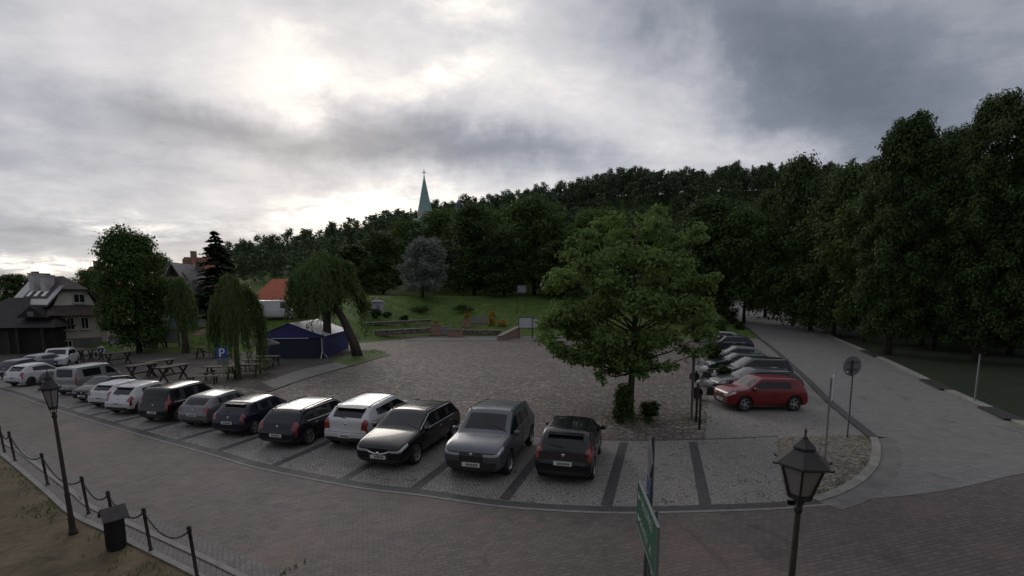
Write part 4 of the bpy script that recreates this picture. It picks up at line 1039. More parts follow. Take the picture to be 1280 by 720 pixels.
simple_house('low house under a bright orange tiled roof beside the white van', 331, 66, 385, 347, 66, 9, mat('brown_wall', (.12,.09,.07), .85), M_roofo, -22, chim=0)
simple_house('distant house with a reddish roof peeping between two leafy trees', 107, 78, 362, 331, 34, 8, M_plaster, M_roofr, 5, chim=1)
def church():
    Y = 172.0; c = P(531, 262, Y); z = terrain(c.x, Y); root = thing('church_tower', 'church tower with slender green copper spire and cross rising from the wood', 'church', (c.x, Y, z-.3), R(20))
    zb, zt = P(531, 262, Y).z-z, P(531, 221, Y).z-z; hw = 17/F*Y/2*1.02
    t = MB(); t.box((0,0,zb/2-.5), (hw*1.7, hw*1.7, zb-1)); t.box((0,0,zb-1.2), (hw*1.85, hw*1.85, .5)); tw = t.build('tower', M_plaster2, root)
    s = MB(); s.lathe([(hw*1.12,zb-.8),(hw*1.02,zb),(hw*.62,lerp(zb,zt,.42)),(hw*.10,zt),(.05,zt+.1)], 8, ph=math.pi/8); sp_ = s.build('spire', mat('copper_green', (.19,.29,.27), .6, .1, var=(.6,.2)), root)
    cr = MB(); zc_ = P(531, 212, Y).z-z; cr.lathe([(.02,zt),(.3,zt+.35),(.02,zt+.7)], 10); cr.bar((0,0,zt),(0,0,zc_+.4),.2,.2); cr.bar((-.7,0,lerp(zt,zc_,.75)),(.7,0,lerp(zt,zc_,.75)),.2,.2); cr.build('cross', M_iron, sp_)
    for k in range(4):
        a = k*math.pi/2; n = Vector((math.cos(a), math.sin(a), 0)); window(root, n*(hw*.86)+Vector((0,0,zb-4)), 1.1, 2.2, nrm=n)
    # small onion turret further right
    Y2 = 175.0; c = P(573.5, 270, Y2); z = terrain(c.x, Y2); r2 = thing('church_turret', 'small onion shaped turret above the trees right of the green spire', 'church', (c.x, Y2, z-.3), 0)
    zb, zt = P(573.5, 268, Y2).z-z, P(573.5, 243, Y2).z-z; H_ = zt-zb
    b = MB(); b.lathe([(1.1,0),(1.1,zb)], 8); b.build('drum', mat('turret_blue', (.13,.17,.24), .7), r2)
    b = MB(); b.lathe([(1.25,zb),(1.3,zb+.12*H_),(.75,zb+.25*H_),(.62,zb+.4*H_),(1.0,zb+.5*H_),(1.05,zb+.58*H_),(.35,zb+.72*H_),(.12,zb+.8*H_),(.05,zt)], 12); b.build('onion_roof', mat('turret_roof', (.09,.12,.16), .6, .2), r2, True)
    n = MB(); 
    cN = P(545, 292, 165); zN = terrain(cN.x, 165); r3 = thing('church_nave', 'church nave with green copper roof half buried in foliage under the spire', 'church', (cN.x, 165, zN-.3), R(15))
    hN = max(3, cN.z-zN); n.box((0,0,hN/2), (14,9,hN)); n.build('wall', M_plaster, r3)
    n = MB(); n.prism([(-5.2,hN-.2),(5.2,hN-.2),(0,hN+5)], 14.6, M=Matrix.Rotation(math.pi/2,3,'Z')); n.build('roof', MATS['copper_green'], r3)
    for k in range(3): window(r3, (-4.5+k*4.5, -4.53, hN*.6), 1.2, 2.4)
church()

def sky_blocker_house():  # unseen house added to block low sky and darken reflections in the cars
    root = thing('sky_blocker_house', 'unseen pale three storey house added behind the camera to block low sky', 'house', (0, -7.5, 0), math.pi)
    b = MB(); b.box((0, 5, 5.5), (70, 10, 11)); b.build('wall', M_plaster, root)
    for k in range(12):
        for z in (2.0, 5.3, 8.6): window(root, (-33+k*6, -.03, z), 1.1, 1.6)
    r = MB(); r.prism([(-.6,11),(10.6,11),(5,15)], 71, M=Matrix.Rotation(math.pi/2,3,'Z')); r.build('roof', M_roofb, root).location = (0,0,0)
sky_blocker_house()

# ------------------------------------------------------------------ tent, tables, boards on the square's edge
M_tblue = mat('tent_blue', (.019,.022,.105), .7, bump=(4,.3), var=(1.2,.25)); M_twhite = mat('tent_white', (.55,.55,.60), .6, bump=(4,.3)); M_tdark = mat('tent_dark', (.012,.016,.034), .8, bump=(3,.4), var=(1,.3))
def tent():
    a = G(322, 449); b = G(406, 448); c = G(437, 443); wv = Vector((b.x-a.x, b.y-a.y)); w = wv.length; yaw = math.atan2(wv.y, wv.x); D = 8.5
    root = thing('market_tent', 'low blue market tent with white roof panel and dark closed sides', 'tent', (a.x, a.y, .02), yaw)
    px = F/(a.y*.99+.6); he = (449-421)/px; hp = (449-404.5)/px
    s = MB()
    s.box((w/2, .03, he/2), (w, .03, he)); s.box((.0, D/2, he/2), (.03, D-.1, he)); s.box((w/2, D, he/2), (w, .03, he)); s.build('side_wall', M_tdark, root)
    s = MB(); s.box((w, D/2+.02, he/2), (.03, D-.1, he)); s.build('end_wall', M_tblue, root)
    s = MB(); s.prism([(-.05,he),(w+.05,he),(w/2,hp-.03)], .05); o = s.build('gable', M_tblue, root); o.location = (0,-.01,0)
    s = MB(); s.box((w/2,-.06,he-.0), (w+.1,.03,.30)); s.build('valance', M_tblue, root)
    s = MB(); s.box((w/2,-.085,he-.16), (w*.55,.02,.05)); s.build('trim', M_twhite, root)
    for m, nm, x0, x1 in ((M_twhite,'roof_panel',w/2,w+.12),(M_tblue,'roof_panel',-.12,w/2)):
        r = MB(); z0 = hp if x0 == w/2 else he; z1 = he if x0 == w/2 else hp; n = 6; vs = []
        for i in range(n+1):
            for j in range(n+1):
                t = i/n; u = j/n; sag = -.10*math.sin(math.pi*t)*(.4+.6*math.sin(math.pi*u)); vs.append((lerp(x0,x1,t), lerp(-.12,D+.12,u), lerp(z0,z1,t)+.02+sag*.5))
        k = n+1; vs2 = [(x,y,z-.02) for x,y,z in vs]; N_ = len(vs)
        fs = [(i*k+j,(i+1)*k+j,(i+1)*k+j+1,i*k+j+1) for i in range(n) for j in range(n)]
        r.add(vs+vs2, fs+[tuple(q+N_ for q in f[::-1]) for f in fs]); r.build(nm, m, root, True)
    for x, y in ((0,0),(w,0),(w,D),(0,D)):
        p = MB(); p.box((x, y-.12 if y == 0 else y+.12, he/2), (.06,.06,he)); p.build('pole', M_pole, root)
    # white tripod mast in front of the tent's corner
    q = G(405, 447.5); r2 = thing('tripod_mast', 'white mast on three splayed feet at the tent corner', 'pole', (q.x, q.y-.3, .02), 0); hh = (447-375)/px
    p = MB(); p.lathe([(.04,.45),(.035,hh),(.0,hh+.02)], 8); p.build('mast', M_twhite, r2)
    for k in range(3):
        t = R(-90+120*k); p = MB(); p.tube([(0,0,.62),(.42*math.cos(t),.42*math.sin(t),0)], .03, 6); p.build('leg', M_twhite, r2)
    q = G(440, 441); r3 = thing('banner_flag', 'narrow white upright banner at the far end of the blue tent', 'banner', (q.x, q.y, .02), R(30)); p = MB(); p.lathe([(.03,0),(.03,2.2)], 8); p.build('pole', M_pole, r3); p = MB(); p.box((.16,0,1.15), (.26,.015,1.8)); p.build('cloth', M_twhite, r3)
tent()
def trestle_table(L_=2.0, H_=.95):
    """plank top on two X frames, a rail between"""
    root = thing('trestle_table', 'x', 'table')
    t = MB()
    for k in range(4): t.box((0, -.30+k*.20, H_), (L_, .185, .05))
    t.build('table_top', M_wood, root)
    for x in (-L_*.36, L_*.36):
        f = MB(); f.bar((x,-.38,0),(x,.30,H_-.03),.07,.09); f.bar((x+.075,.38,0),(x+.075,-.30,H_-.03),.07,.09); f.bar((x,-.34,H_-.06),(x,.34,H_-.06),.06,.06); f.build('leg_frame', M_woodd, root)
    b = MB(); b.bar((-L_*.36,0,H_*.45),(L_*.36+.07,0,H_*.45),.05,.08); b.build('stretcher', M_woodd, root)
    return root
def picnic_table():
    root = thing('picnic_table', 'x', 'table')
    t = MB()
    for k in range(4): t.box((0,-.30+k*.2,.78), (1.9,.18,.05))
    t.build('table_top', M_wood, root)
    for sy in (-1,1):
        b = MB()
        for k in range(2): b.box((0, sy*(.66+.16*k), .46), (1.9,.14,.045))
        b.build('seat', M_wood, root)
    for x in (-.65,.65):
        f = MB(); f.bar((x,-.62,0),(x,-.22,.75),.07,.1); f.bar((x,.62,0),(x,.22,.75),.07,.1); f.bar((x,-.8,.40),(x,.8,.40),.06,.09); f.build('leg_frame', M_woodd, root)
    return root
def bench():
    root = thing('garden_bench', 'x', 'bench'); t = MB()
    for k in range(3): t.box((0,-.15+k*.15,.46), (1.7,.13,.05))
    t.build('seat', M_wood, root)
    for x in (-.65,.65):
        f = MB(); f.bar((x,-.2,0),(x,-.2,.43),.07,.07); f.bar((x,.2,0),(x,.2,.43),.07,.07); f.bar((x,-.22,.22),(x,.22,.22),.05,.05); f.build('leg_frame', M_woodd, root)
    return root
protos = {'trestle': trestle_table(), 'picnic': picnic_table(), 'bench': bench()}; used = set()
def put(kind, px, py, yaw, label, group, s=1.0):
    o = protos[kind] if kind not in used else copy_tree(protos[kind]); used.add(kind)
    q = G(px, py); o.location = (q.x, q.y, .014); o.rotation_euler = (0,0,R(yaw)); o.scale = (s,)*3; o['label'] = label; o['group'] = group; return o
TG = 'wooden tables of the beer garden'
put('trestle', 178, 474, 80, 'trestle table with crossed legs standing behind the white crossover', TG, 1.0)
put('trestle', 217, 476, 78, 'trestle table with crossed legs behind the black people carrier', TG, 1.0)
put('trestle', 200, 468, 75, 'trestle table set back between the two tables with crossed legs', TG)
put('trestle', 89, 451, 70, 'leftmost crossed leg table in front of the old house', TG)
put('trestle', 101, 452, 70, 'crossed leg table just above the roof of the silver van', TG)
put('trestle', 114, 451, 70, 'crossed leg table beside the white round board', TG)
put('trestle', 148, 456, 74, 'dark trestle table in the shade of the big tree', TG)
put('picnic', 262, 447, 10, 'tall picnic table under the left side of the first willow', TG, 1.15)
put('picnic', 310, 470, 12, 'picnic table right of the first willow trunk', TG)
put('picnic', 334, 458, 5, 'picnic table in front of the blue tent', TG)
put('picnic', 322, 463, 15, 'picnic table between the willow trunk and the blue tent', TG)
put('bench', 255, 480, 12, 'bench standing left of the parking sign', 'benches of the beer garden')
put('picnic', 276, 473, 10, 'picnic table behind the parking sign', TG)
def parasol(px, py, label, h, col):
    q = G(px, py); root = thing('closed_parasol', label, 'parasol', (q.x, q.y, .014), 0, 'parasols of the beer garden')
    p = MB(); p.lathe([(.03,0),(.03,h)], 8); p.build('pole', M_woodd, root); b = MB(); b.box((0,0,.06), (.7,.7,.12)); b.build('base', M_stone, root)
    c = MB(); c.lathe([(1.25,h-.52),(1.22,h-.46),(.6,h-.16),(.06,h+.06),(.02,h+.12)], 8); c.build('canopy', col, root)
parasol(262, 448, 'brown topped parasol over the tall picnic table', 2.6, mat('parasol_brown', (.085,.050,.030), .8, var=(2,.3)))
parasol(330, 460, 'flat dark parasol in front of the blue tent', 2.3, mat('parasol_dark', (.05,.043,.038), .8, var=(2,.3)))
def board(px, py, wpx, hpx, label, m=None, yaw=0, legs=True, name='notice_board', cat='notice board', lift=0):
    q = G(px, py); s = (q.y*.993+(CAM_H-q.z)*.12)/F; w, h = wpx*s, hpx*s; root = thing(name, label, cat, (q.x, q.y, q.z), R(yaw)); z = lift*s+h/2
    d = MB(); d.box((0,0,z), (w,.05,h)); p = d.build('panel', m or M_swhite, root)
    f = MB()
    for x in (-w/2, w/2): f.box((x,-.01,z), (.07,.10,h+.1))
    for zz in (z-h/2, z+h/2): f.box((0,-.01,zz), (w-.07,.10,.06))
    f.build('frame', M_woodd, p)
    if legs:
        for x in (-w/2+.02, w/2-.02): l = MB(); l.box((x,.09,(z+h/2)/2), (.09,.09,z+h/2)); l.build('leg', M_woodd, root)
    return root
M_wb = mat('board_white', (.42,.43,.46), .5, var=(6,.12))
board(657, 424, 17, 13, 'white information board on dark legs left of the leafy tree', M_wb, 5, lift=14)
board(671, 424, 11, 12, 'second white information board half covered by the leafy tree', M_wb, 5, lift=14)
board(216, 434, 15, 16, 'large pale board standing between the big tree and the teal house', mat('board_grey', (.33,.34,.36), .6), 8, lift=6)
board(205, 434, 4, 9, 'narrow pale board left of the large pale board', mat('board_grey', (.33,.34,.36), .6), 8, lift=6)
board(147, 433, 16, 9, 'pale patterned board under the left side of the big tree', mat('board_print', (.26,.27,.29), .6, var=(3,.6)), 12, lift=3)
board(188, 435, 14, 8, 'low pale screen under the right side of the big tree', mat('board_print2', (.2,.205,.21), .6, var=(2,.4)), 12, lift=1)
board(652, 392, 11, 9, 'small grey sign high on the bank above the information boards', mat('board_dim', (.16,.17,.20), .6), 0, lift=26)
def white_board():
    q = G(117, 447); root = thing('display_board', 'long white board with a round white panel at its end', 'display board', (q.x, q.y, .014), R(14)); s = q.y/F
    b = MB(); b.prism([(-16*s,4.5*s),(2*s,6.0*s),(2*s,10.5*s),(-16*s,7.5*s)], .12); b.build('long_panel', mat('panel_white', (.36,.36,.38), .5), root)
    b = MB(); b.lathe([(5.3*s,-.05),(5.3*s,.05)], 8, (9*s,0,9*s), M=Matrix.Rotation(math.pi/2,3,'X')); b.build('round_panel', MATS['panel_white'], root)
    for x in (-12*s, 2*s, 9*s): b = MB(); b.box((x,.12,2.6*s), (.08,.08,5.2*s)); b.build('leg', M_woodd, root)
    b = MB(); b.box((-2*s,.12,5.2*s), (26*s,.08,.10)); b.build('rail', M_woodd, root)
white_board()
# white kiosk and lawn details
q = G(472, 391); kz = q.y/F; ks = thing('garden_kiosk', 'small white hut with grey pointed roof on the lawn', 'kiosk', (q.x, q.y, q.z-.05), R(10))
b = MB(); b.box((0,0,7*kz), (13*kz,11*kz,14*kz)); b.build('wall', mat('kiosk_white', (.34,.35,.37), .7), ks)
b = MB(); b.box((1.5*kz,-5.6*kz,5.2*kz), (4*kz,.06,10*kz)); b.build('door', mat('kiosk_door', (.17,.18,.19), .7), ks)
b = MB(); w_ = 7.8*kz; b.add([(-w_,-w_,14*kz),(w_,-w_,14*kz),(w_,w_,14*kz),(-w_,w_,14*kz),(0,0,18*kz)], [(3,2,1,0),(0,1,4),(1,2,4),(2,3,4),(3,0,4)]); b.lathe([(.16,17*kz),(.16,19*kz),(.05,19.5*kz)], 8); b.build('roof', M_roofg, ks)
# retaining wall, steps and planters at the head of the square
def wall_px(a, b, h, t, label, m):
    p, q2 = G(*a), G(*b); d = Vector((q2.x-p.x, q2.y-p.y)); root = thing('garden_wall', label, 'wall', (p.x, p.y, p.z-.1), math.atan2(d.y, d.x))
    w = MB(); w.box((d.length/2, 0, h/2), (d.length, t, h)); w.build('wall', m, root); c = MB(); c.box((d.length/2,0,h+.04), (d.length+.06, t+.1, .08)); c.build('coping', M_kerb2, root)
M_rub = stonemat('rubble_stone', (.13,.105,.085), (.25,.205,.165), (.04,.034,.026), 2.6, .9, (1,1,1.4), 0, (.5,.3), .1, .8, .06)
wall_px((470,419), (540,419), .65, .5, 'long low rubble wall below the lawn, left of the steps', M_rub)
wall_px((578,418), (626,418), .65, .5, 'low rubble wall right of the steps', M_rub)
wall_px((455,406), (538,405), .30, .35, 'upper terrace wall on the lawn', M_rub)
def steps(a, b, n, label):
    p, q2 = G(*a), G(*b); w = (Vector((q2.x-p.x, q2.y-p.y))).length; root = thing('garden_steps', label, 'steps', ((p.x+q2.x)/2, p.y, p.z), 0)
    for k in range(n):
        z1 = terrain((p.x+q2.x)/2, p.y+k*.9+.6)-p.z+.08; s = MB(); s.box((0, k*.9+.5, z1/2-.15), (w, 1.0, z1+.3)); s.build('step', M_path, root, bevel=.02)
steps((538,419.5), (562,419.5), 6, 'lower flight of wide pale steps up to the lawn')
steps((588,405), (608,405), 6, 'upper flight of pale steps on the lawn')
wq = G(624, 426); wq2 = G(648, 421)
rw = thing('ramp_wall', 'sloping stone cheek wall right of the steps below the white board', 'wall', (wq.x, wq.y, wq.z), math.atan2(wq2.y-wq.y, wq2.x-wq.x))
b = MB(); L_ = (wq2-wq).length; b.prism([(0,-.1),(L_,-.1),(L_,1.35),(0,.55)], .55); b.build('wall', mat('brick_red', (.26,.16,.11), .85, var=(2,.3)), rw); b = MB(); b.bar((0,0,.60),(L_,0,1.40),.65,.08); b.build('coping', M_kerb2, rw)

# ------------------------------------------------------------------ vegetation
L_MAIN = leafmat('leaf_fresh', (.082,.140,.036), (.180,.270,.088), .40); L_MID = leafmat('leaf_mid', (.040,.074,.020), (.095,.152,.044), .25)
L_DARK = leafmat('leaf_dark', (.028,.052,.018), (.080,.122,.042), .2); L_WIL = leafmat('leaf_willow', (.055,.092,.030), (.115,.165,.058), .35)
L_SIL = leafmat('leaf_silver', (.14,.165,.15), (.26,.29,.26), .2); L_CON = leafmat('needles', (.020,.038,.020), (.042,.068,.034), .1); L_FOR = leafmat('leaf_forest_haze', (.036,.060,.034), (.080,.116,.060), .15)  # forest greens tinted bluish, distance haze put into the leaf colour
L_ORA = leafmat('flower_orange', (.30,.17,.03), (.50,.30,.06), .2); L_SHR = leafmat('leaf_shrub', (.020,.036,.010), (.055,.085,.025), .25); L_LIGHT = leafmat('leaf_light', (.050,.090,.022), (.110,.175,.050), .3)
M_bark = mat('bark', (.045,.038,.030), .9, bump=(12,.8), var=(4,.35)); M_barkd = mat('bark_dark', (.022,.018,.015), .9, bump=(12,.8), var=(4,.35))
def leaf_mesh(name, pts, nrm, size, rng, aspect=.55, sizevar=.45):
    """one folded leaf spray (two triangles) per point"""
    n = len(pts); a = rng.normal(size=(n,3)); a -= (a*nrm).sum(1)[:,None]*nrm; a /= np.linalg.norm(a, axis=1)[:,None]+1e-9; b = np.cross(nrm, a)
    s = size*(1+sizevar*rng.uniform(-1,1,n))[:,None]
    v = np.stack([pts-a*s*.5, pts+b*s*aspect*.5+nrm*s*.08, pts+a*s*.5, pts-b*s*aspect*.5+nrm*s*.08], 1).reshape(-1,3)
    i = np.arange(n)*4; f = np.stack([i,i+1,i+2,i,i+2,i+3], 1).reshape(-1,3)
    return v, f
def np_mesh(name, v, f, m):
    me = bpy.data.meshes.new(name); nv, nf = len(v), len(f); k = f.shape[1]
    me.vertices.add(nv); me.vertices.foreach_set('co', v.astype(np.float32).ravel())
    me.loops.add(nf*k); me.loops.foreach_set('vertex_index', f.astype(np.int32).ravel())
    me.polygons.add(nf); me.polygons.foreach_set('loop_start', np.arange(nf, dtype=np.int32)*k); me.polygons.foreach_set('loop_total', np.full(nf, k, np.int32))
    me.materials.append(m); me.update(calc_edges=True); return me
def blob_points(blobs, n, rng, shell=.5):
    """points in clumps, denser towards each clump's surface; normals out and up"""
    bl = np.array(blobs, float); w = bl[:,3]*bl[:,4]+bl[:,3]*bl[:,5]; k = rng.choice(len(bl), n, p=w/w.sum())
    d = rng.normal(size=(n,3)); d /= np.linalg.norm(d, axis=1)[:,None]
    r = rng.uniform(0,1,n)**(1-shell*.75); r *= 1+.22*rng.normal(size=n)*(rng.random(n) < .3)
    p = bl[k,:3]+d*r[:,None]*bl[k,3:6]
    nr = d*.7+np.array([0,0,.55])+rng.normal(size=(n,3))*.45; nr /= np.linalg.norm(nr, axis=1)[:,None]; return p, nr
def crown_blobs(h0, h1, rad, n, rng, shape='round', size=.26):
    """clumps spread over an uneven crown envelope, from h0 to h1"""
    out = []; lean = rng.uniform(-.12, .12, 2)*rad
    for i in range(n):
        t = (i+.5)/n; t = t**.85; z = lerp(h0, h1, t)
        if shape == 'round': e = math.sqrt(max(.02, 1-((t-.45)/.60)**2))
        elif shape == 'tall': e = (.62+.5*t if t < .35 else .80)*math.sqrt(max(.03, 1-max(0,(t-.45)/.58)**2))
        elif shape == 'wide': e = math.sqrt(max(.02, 1-((t-.30)/.74)**2))
        a = i*2.39996+rng.uniform(-.5,.5); rr = rad*e*rng.uniform(.45,.95) if rng.random() < .8 else rad*e*rng.uniform(0,.45)
        s = rad*size*rng.uniform(.75,1.35)
        out.append((math.cos(a)*rr+lean[0]*t, math.sin(a)*rr+lean[1]*t, z, s*1.15, s*1.15, s*.8))
    return out
def trunk_mb(h, r, blobs, rng, nb=9, crook=.25, fork=.45):
    m = MB(); pts = []; n = 7; ox = oy = 0
    for i in range(n+1):
        t = i/n; pts.append((ox, oy, -.3+(h+.3)*t)); ox += rng.uniform(-1,1)*crook*h/n*.35; oy += rng.uniform(-1,1)*crook*h/n*.35
    m.tube(pts, [r*(1.35 if i == 0 else 1-.75*i/n) for i in range(n+1)], 10)
    bl = sorted(blobs, key=lambda b: -(b[0]**2+b[1]**2))[:nb*2:2]
    for b in bl:
        t = min(.92, max(fork, (b[2]/h)*.62)); i = t*n; k = int(i); p0 = Vector(pts[k]).lerp(Vector(pts[min(n,k+1)]), i-k); p1 = Vector(b[:3]); mid = p0.lerp(p1, .5)+Vector((0,0,-.06*h*rng.uniform(0,1)))
        rr = r*(1-.75*t)*.55; m.tube([p0, p0.lerp(mid,.5)+Vector((0,0,.02*h)), mid, p1], [rr, rr*.8, rr*.55, rr*.18], 6)
    return m
PROTO = {}
def tree_proto(key, h, rad, n_blobs, n_leaf, leaf, lm, seed, shape='round', h0=.25, r=.25, size=.26, bark=None, nb=9):
    rng = np.random.default_rng(seed); bl = crown_blobs(h*h0, h*.955, rad, n_blobs, rng, shape, size)
    p, nr = blob_points(bl, n_leaf, rng); v, f = leaf_mesh(key, p, nr, leaf, rng)
    PROTO[key] = (np_mesh('crown_'+key, v, f, lm), trunk_mb(h*.8, r, bl, rng, nb).build('trunk', bark or M_barkd, None, True), h, rad)
    t = PROTO[key][1]; bpy.data.objects.remove(bpy.data.objects[t.name]) if False else COL.objects.unlink(t)
    return PROTO[key]
def conifer_proto(key, h, rad, seed, n=5200, leaf=.55):
    rng = np.random.default_rng(seed); P_, N_ = [], []
    tiers = 36
    for t in range(tiers):
        u = min(.99, (t+rng.uniform(-.5,.5))/tiers) if t else 0; z = h*(.10+.90*u); rr = rad*(1-u)**.85*rng.uniform(.82,1.12)+.12; nbough = max(5, int(13*(1-u)+4))
        for k in range(nbough):
            a = rng.uniform(0,6.283); L = rr*rng.uniform(.75,1.1); m = max(4, int(n/(tiers*nbough)*1.6*(1-u*.6)))
            s = rng.uniform(.1,1,m); droop = -.28*L*s**1.6+.05*L
            x = np.cos(a)*L*s; y = np.sin(a)*L*s; w = .16*L*(1-s*.6)
            P_.append(np.stack([x+rng.normal(size=m)*w*.6, y+rng.normal(size=m)*w*.6, z+droop+rng.normal(size=m)*.08], 1))
            nn = np.stack([np.cos(a)*.3+rng.normal(size=m)*.35, np.sin(a)*.3+rng.normal(size=m)*.35, np.ones(m)], 1); N_.append(nn/np.linalg.norm(nn,axis=1)[:,None])
    p = np.concatenate(P_); nr = np.concatenate(N_); v, f = leaf_mesh(key, p, nr, leaf, rng, .5)
    tm = MB(); tm.lathe([(.3,-.3),(.25,h*.3),(.1,h*.8),(.02,h)], 8); t = tm.build('trunk', M_barkd, None, True); COL.objects.unlink(t)
    PROTO[key] = (np_mesh('crown_'+key, v, f, L_CON), t, h, rad)
def willow_proto(key, h, rad, seed, strands=420, leaf=.25, trunks=((0,0),), lm=None, lf=1.0):
    rng = np.random.default_rng(seed); P_, N_ = [], []
    heads = [(rng.uniform(0,6.283), rng.uniform(0,1)**.55, rng.uniform(.6,1.35)) for _ in range(34)]
    for s in range(strands):
        ha, hq, hl = heads[rng.integers(34)]; a = ha+rng.normal()*.16/(.3+hq); q = min(1.05, abs(hq+rng.normal()*.10)); lob = 1+.20*math.sin(3*a+seed)+.12*math.sin(5*a+2*seed); top = np.array([math.cos(a)*rad*.78*q*lob, math.sin(a)*rad*.78*q*lob, h*(1-.34*q**2.0)-rng.uniform(0,.22)*h*(.4+.6*rng.random())]); L = lf*h*rng.uniform(.08,.42)*(.6+.5*q)*hl; m = int(14+L*9)
        u = np.linspace(0,1,m); out = rad*.26*np.sqrt(u)*rng.uniform(.4,1.1)
        p = np.stack([top[0]+np.cos(a)*out, top[1]+np.sin(a)*out, top[2]+.10*h*np.sin(np.minimum(u*3,1)*1.57)*.5-L*u**1.15], 1)+rng.normal(size=(m,3))*.10
        P_.append(p); d = np.stack([np.cos(a)+rng.normal(size=m)*.5, np.sin(a)+rng.normal(size=m)*.5, rng.normal(size=m)*.3+.25], 1); N_.append(d/np.linalg.norm(d,axis=1)[:,None])
    p = np.concatenate(P_); n_ = np.concatenate(N_); N = len(p)
    down = np.tile(np.array([0,0,-1.0]), (N,1))+rng.normal(size=(N,3))*.25; down -= (down*n_).sum(1)[:,None]*n_; down /= np.linalg.norm(down,axis=1)[:,None]; b = np.cross(n_, down)
    s = leaf*(1+.5*rng.uniform(-1,1,N))[:,None]; v = np.stack([p-down*s*.5, p+b*s*.16, p+down*s*.5, p-b*s*.16], 1).reshape(-1,3); i = np.arange(N)*4; f = np.stack([i,i+1,i+2,i,i+2,i+3],1).reshape(-1,3)
    tm = MB()
    for (dx, dy) in trunks:
        tm.tube([(dx*1.0,dy,-.3),(dx*.85,dy,h*.15),(dx*.5,dy*.5,h*.38),(dx*.15,0,h*.55)], [.42,.33,.27,.22], 10)
    for k in range(9):
        a = k*.7+rng.uniform(-.2,.2); tm.tube([(0,0,h*.5),(math.cos(a)*rad*.25,math.sin(a)*rad*.25,h*.72),(math.cos(a)*rad*.6,math.sin(a)*rad*.6,h*.88)], [.16,.09,.03], 6)
    t = tm.build('trunk', M_bark, None, True); COL.objects.unlink(t)
    PROTO[key] = (np_mesh('crown_'+key, v, f, lm or L_WIL), t, h, rad)
def plant(key, loc, label, h=None, w=None, yaw=0, name='tree', cat='tree', group=None, m=None):
    cm, tr, ph, pr = PROTO[key]; root = thing(name, label, cat, loc, yaw, group)
    c = bpy.data.objects.new('crown', cm); COL.objects.link(c); c.parent = root
    t = tr.copy(); t.name = 'trunk'; COL.objects.link(t); t.parent = root
    sz = (h/ph) if h else 1; sw = (w/(2*pr)) if w else sz
    root.scale = (sw, sw, sz); return root
def plant_px(key, px, top, Y, wpx, label, base=None, **k):
    """px, top: crown centre line and top in the photograph, Y: distance; base: pixel row of the foot"""
    if base is not None: q = G(px, base); Y = q.y
    x = P(px, (top+372)/2, Y).x; z = terrain(x, Y); tz = P(px, top, Y).z; s = math.hypot(x*.0, Y)*.993/F
    return plant(key, (x, Y, z-.05), label, h=max(1, tz-z), w=wpx*s, **k)
tree_proto('broad_a', 15, 5.2, 76, 16000, .42, L_MID, 11, 'round', .16); tree_proto('broad_b', 17, 5.0, 90, 17000, .42, L_DARK, 12, 'tall', .07); tree_proto('broad_c', 13, 5.5, 66, 15000, .42, L_LIGHT, 13, 'wide', .18)
tree_proto('silver', 14, 4.6, 70, 18000, .36, L_SIL, 14, 'round', .12); tree_proto('near_a', 19, 5.2, 150, 62000, .27, L_DARK, 15, 'tall', .09, .35, .165, M_barkd, 16); tree_proto('near_b', 19, 5.5, 160, 62000, .27, L_DARK, 16, 'tall', .08, .35, .16, M_barkd, 16)
tree_proto('left_big', 11, 4.2, 100, 42000, .26, L_MID, 17, 'tall', .10, .28, .22, M_barkd, 14)
conifer_proto('spruce', 16, 3.4, 18, 11000, .5); willow_proto('willow_a', 7.0, 2.9, 19, 1500); willow_proto('willow_b', 7.6, 3.0, 20, 1500, lf=.72, trunks=((-.2,0),(2.3,-.4))); willow_proto('willow_c', 6.0, 1.6, 21, 420)

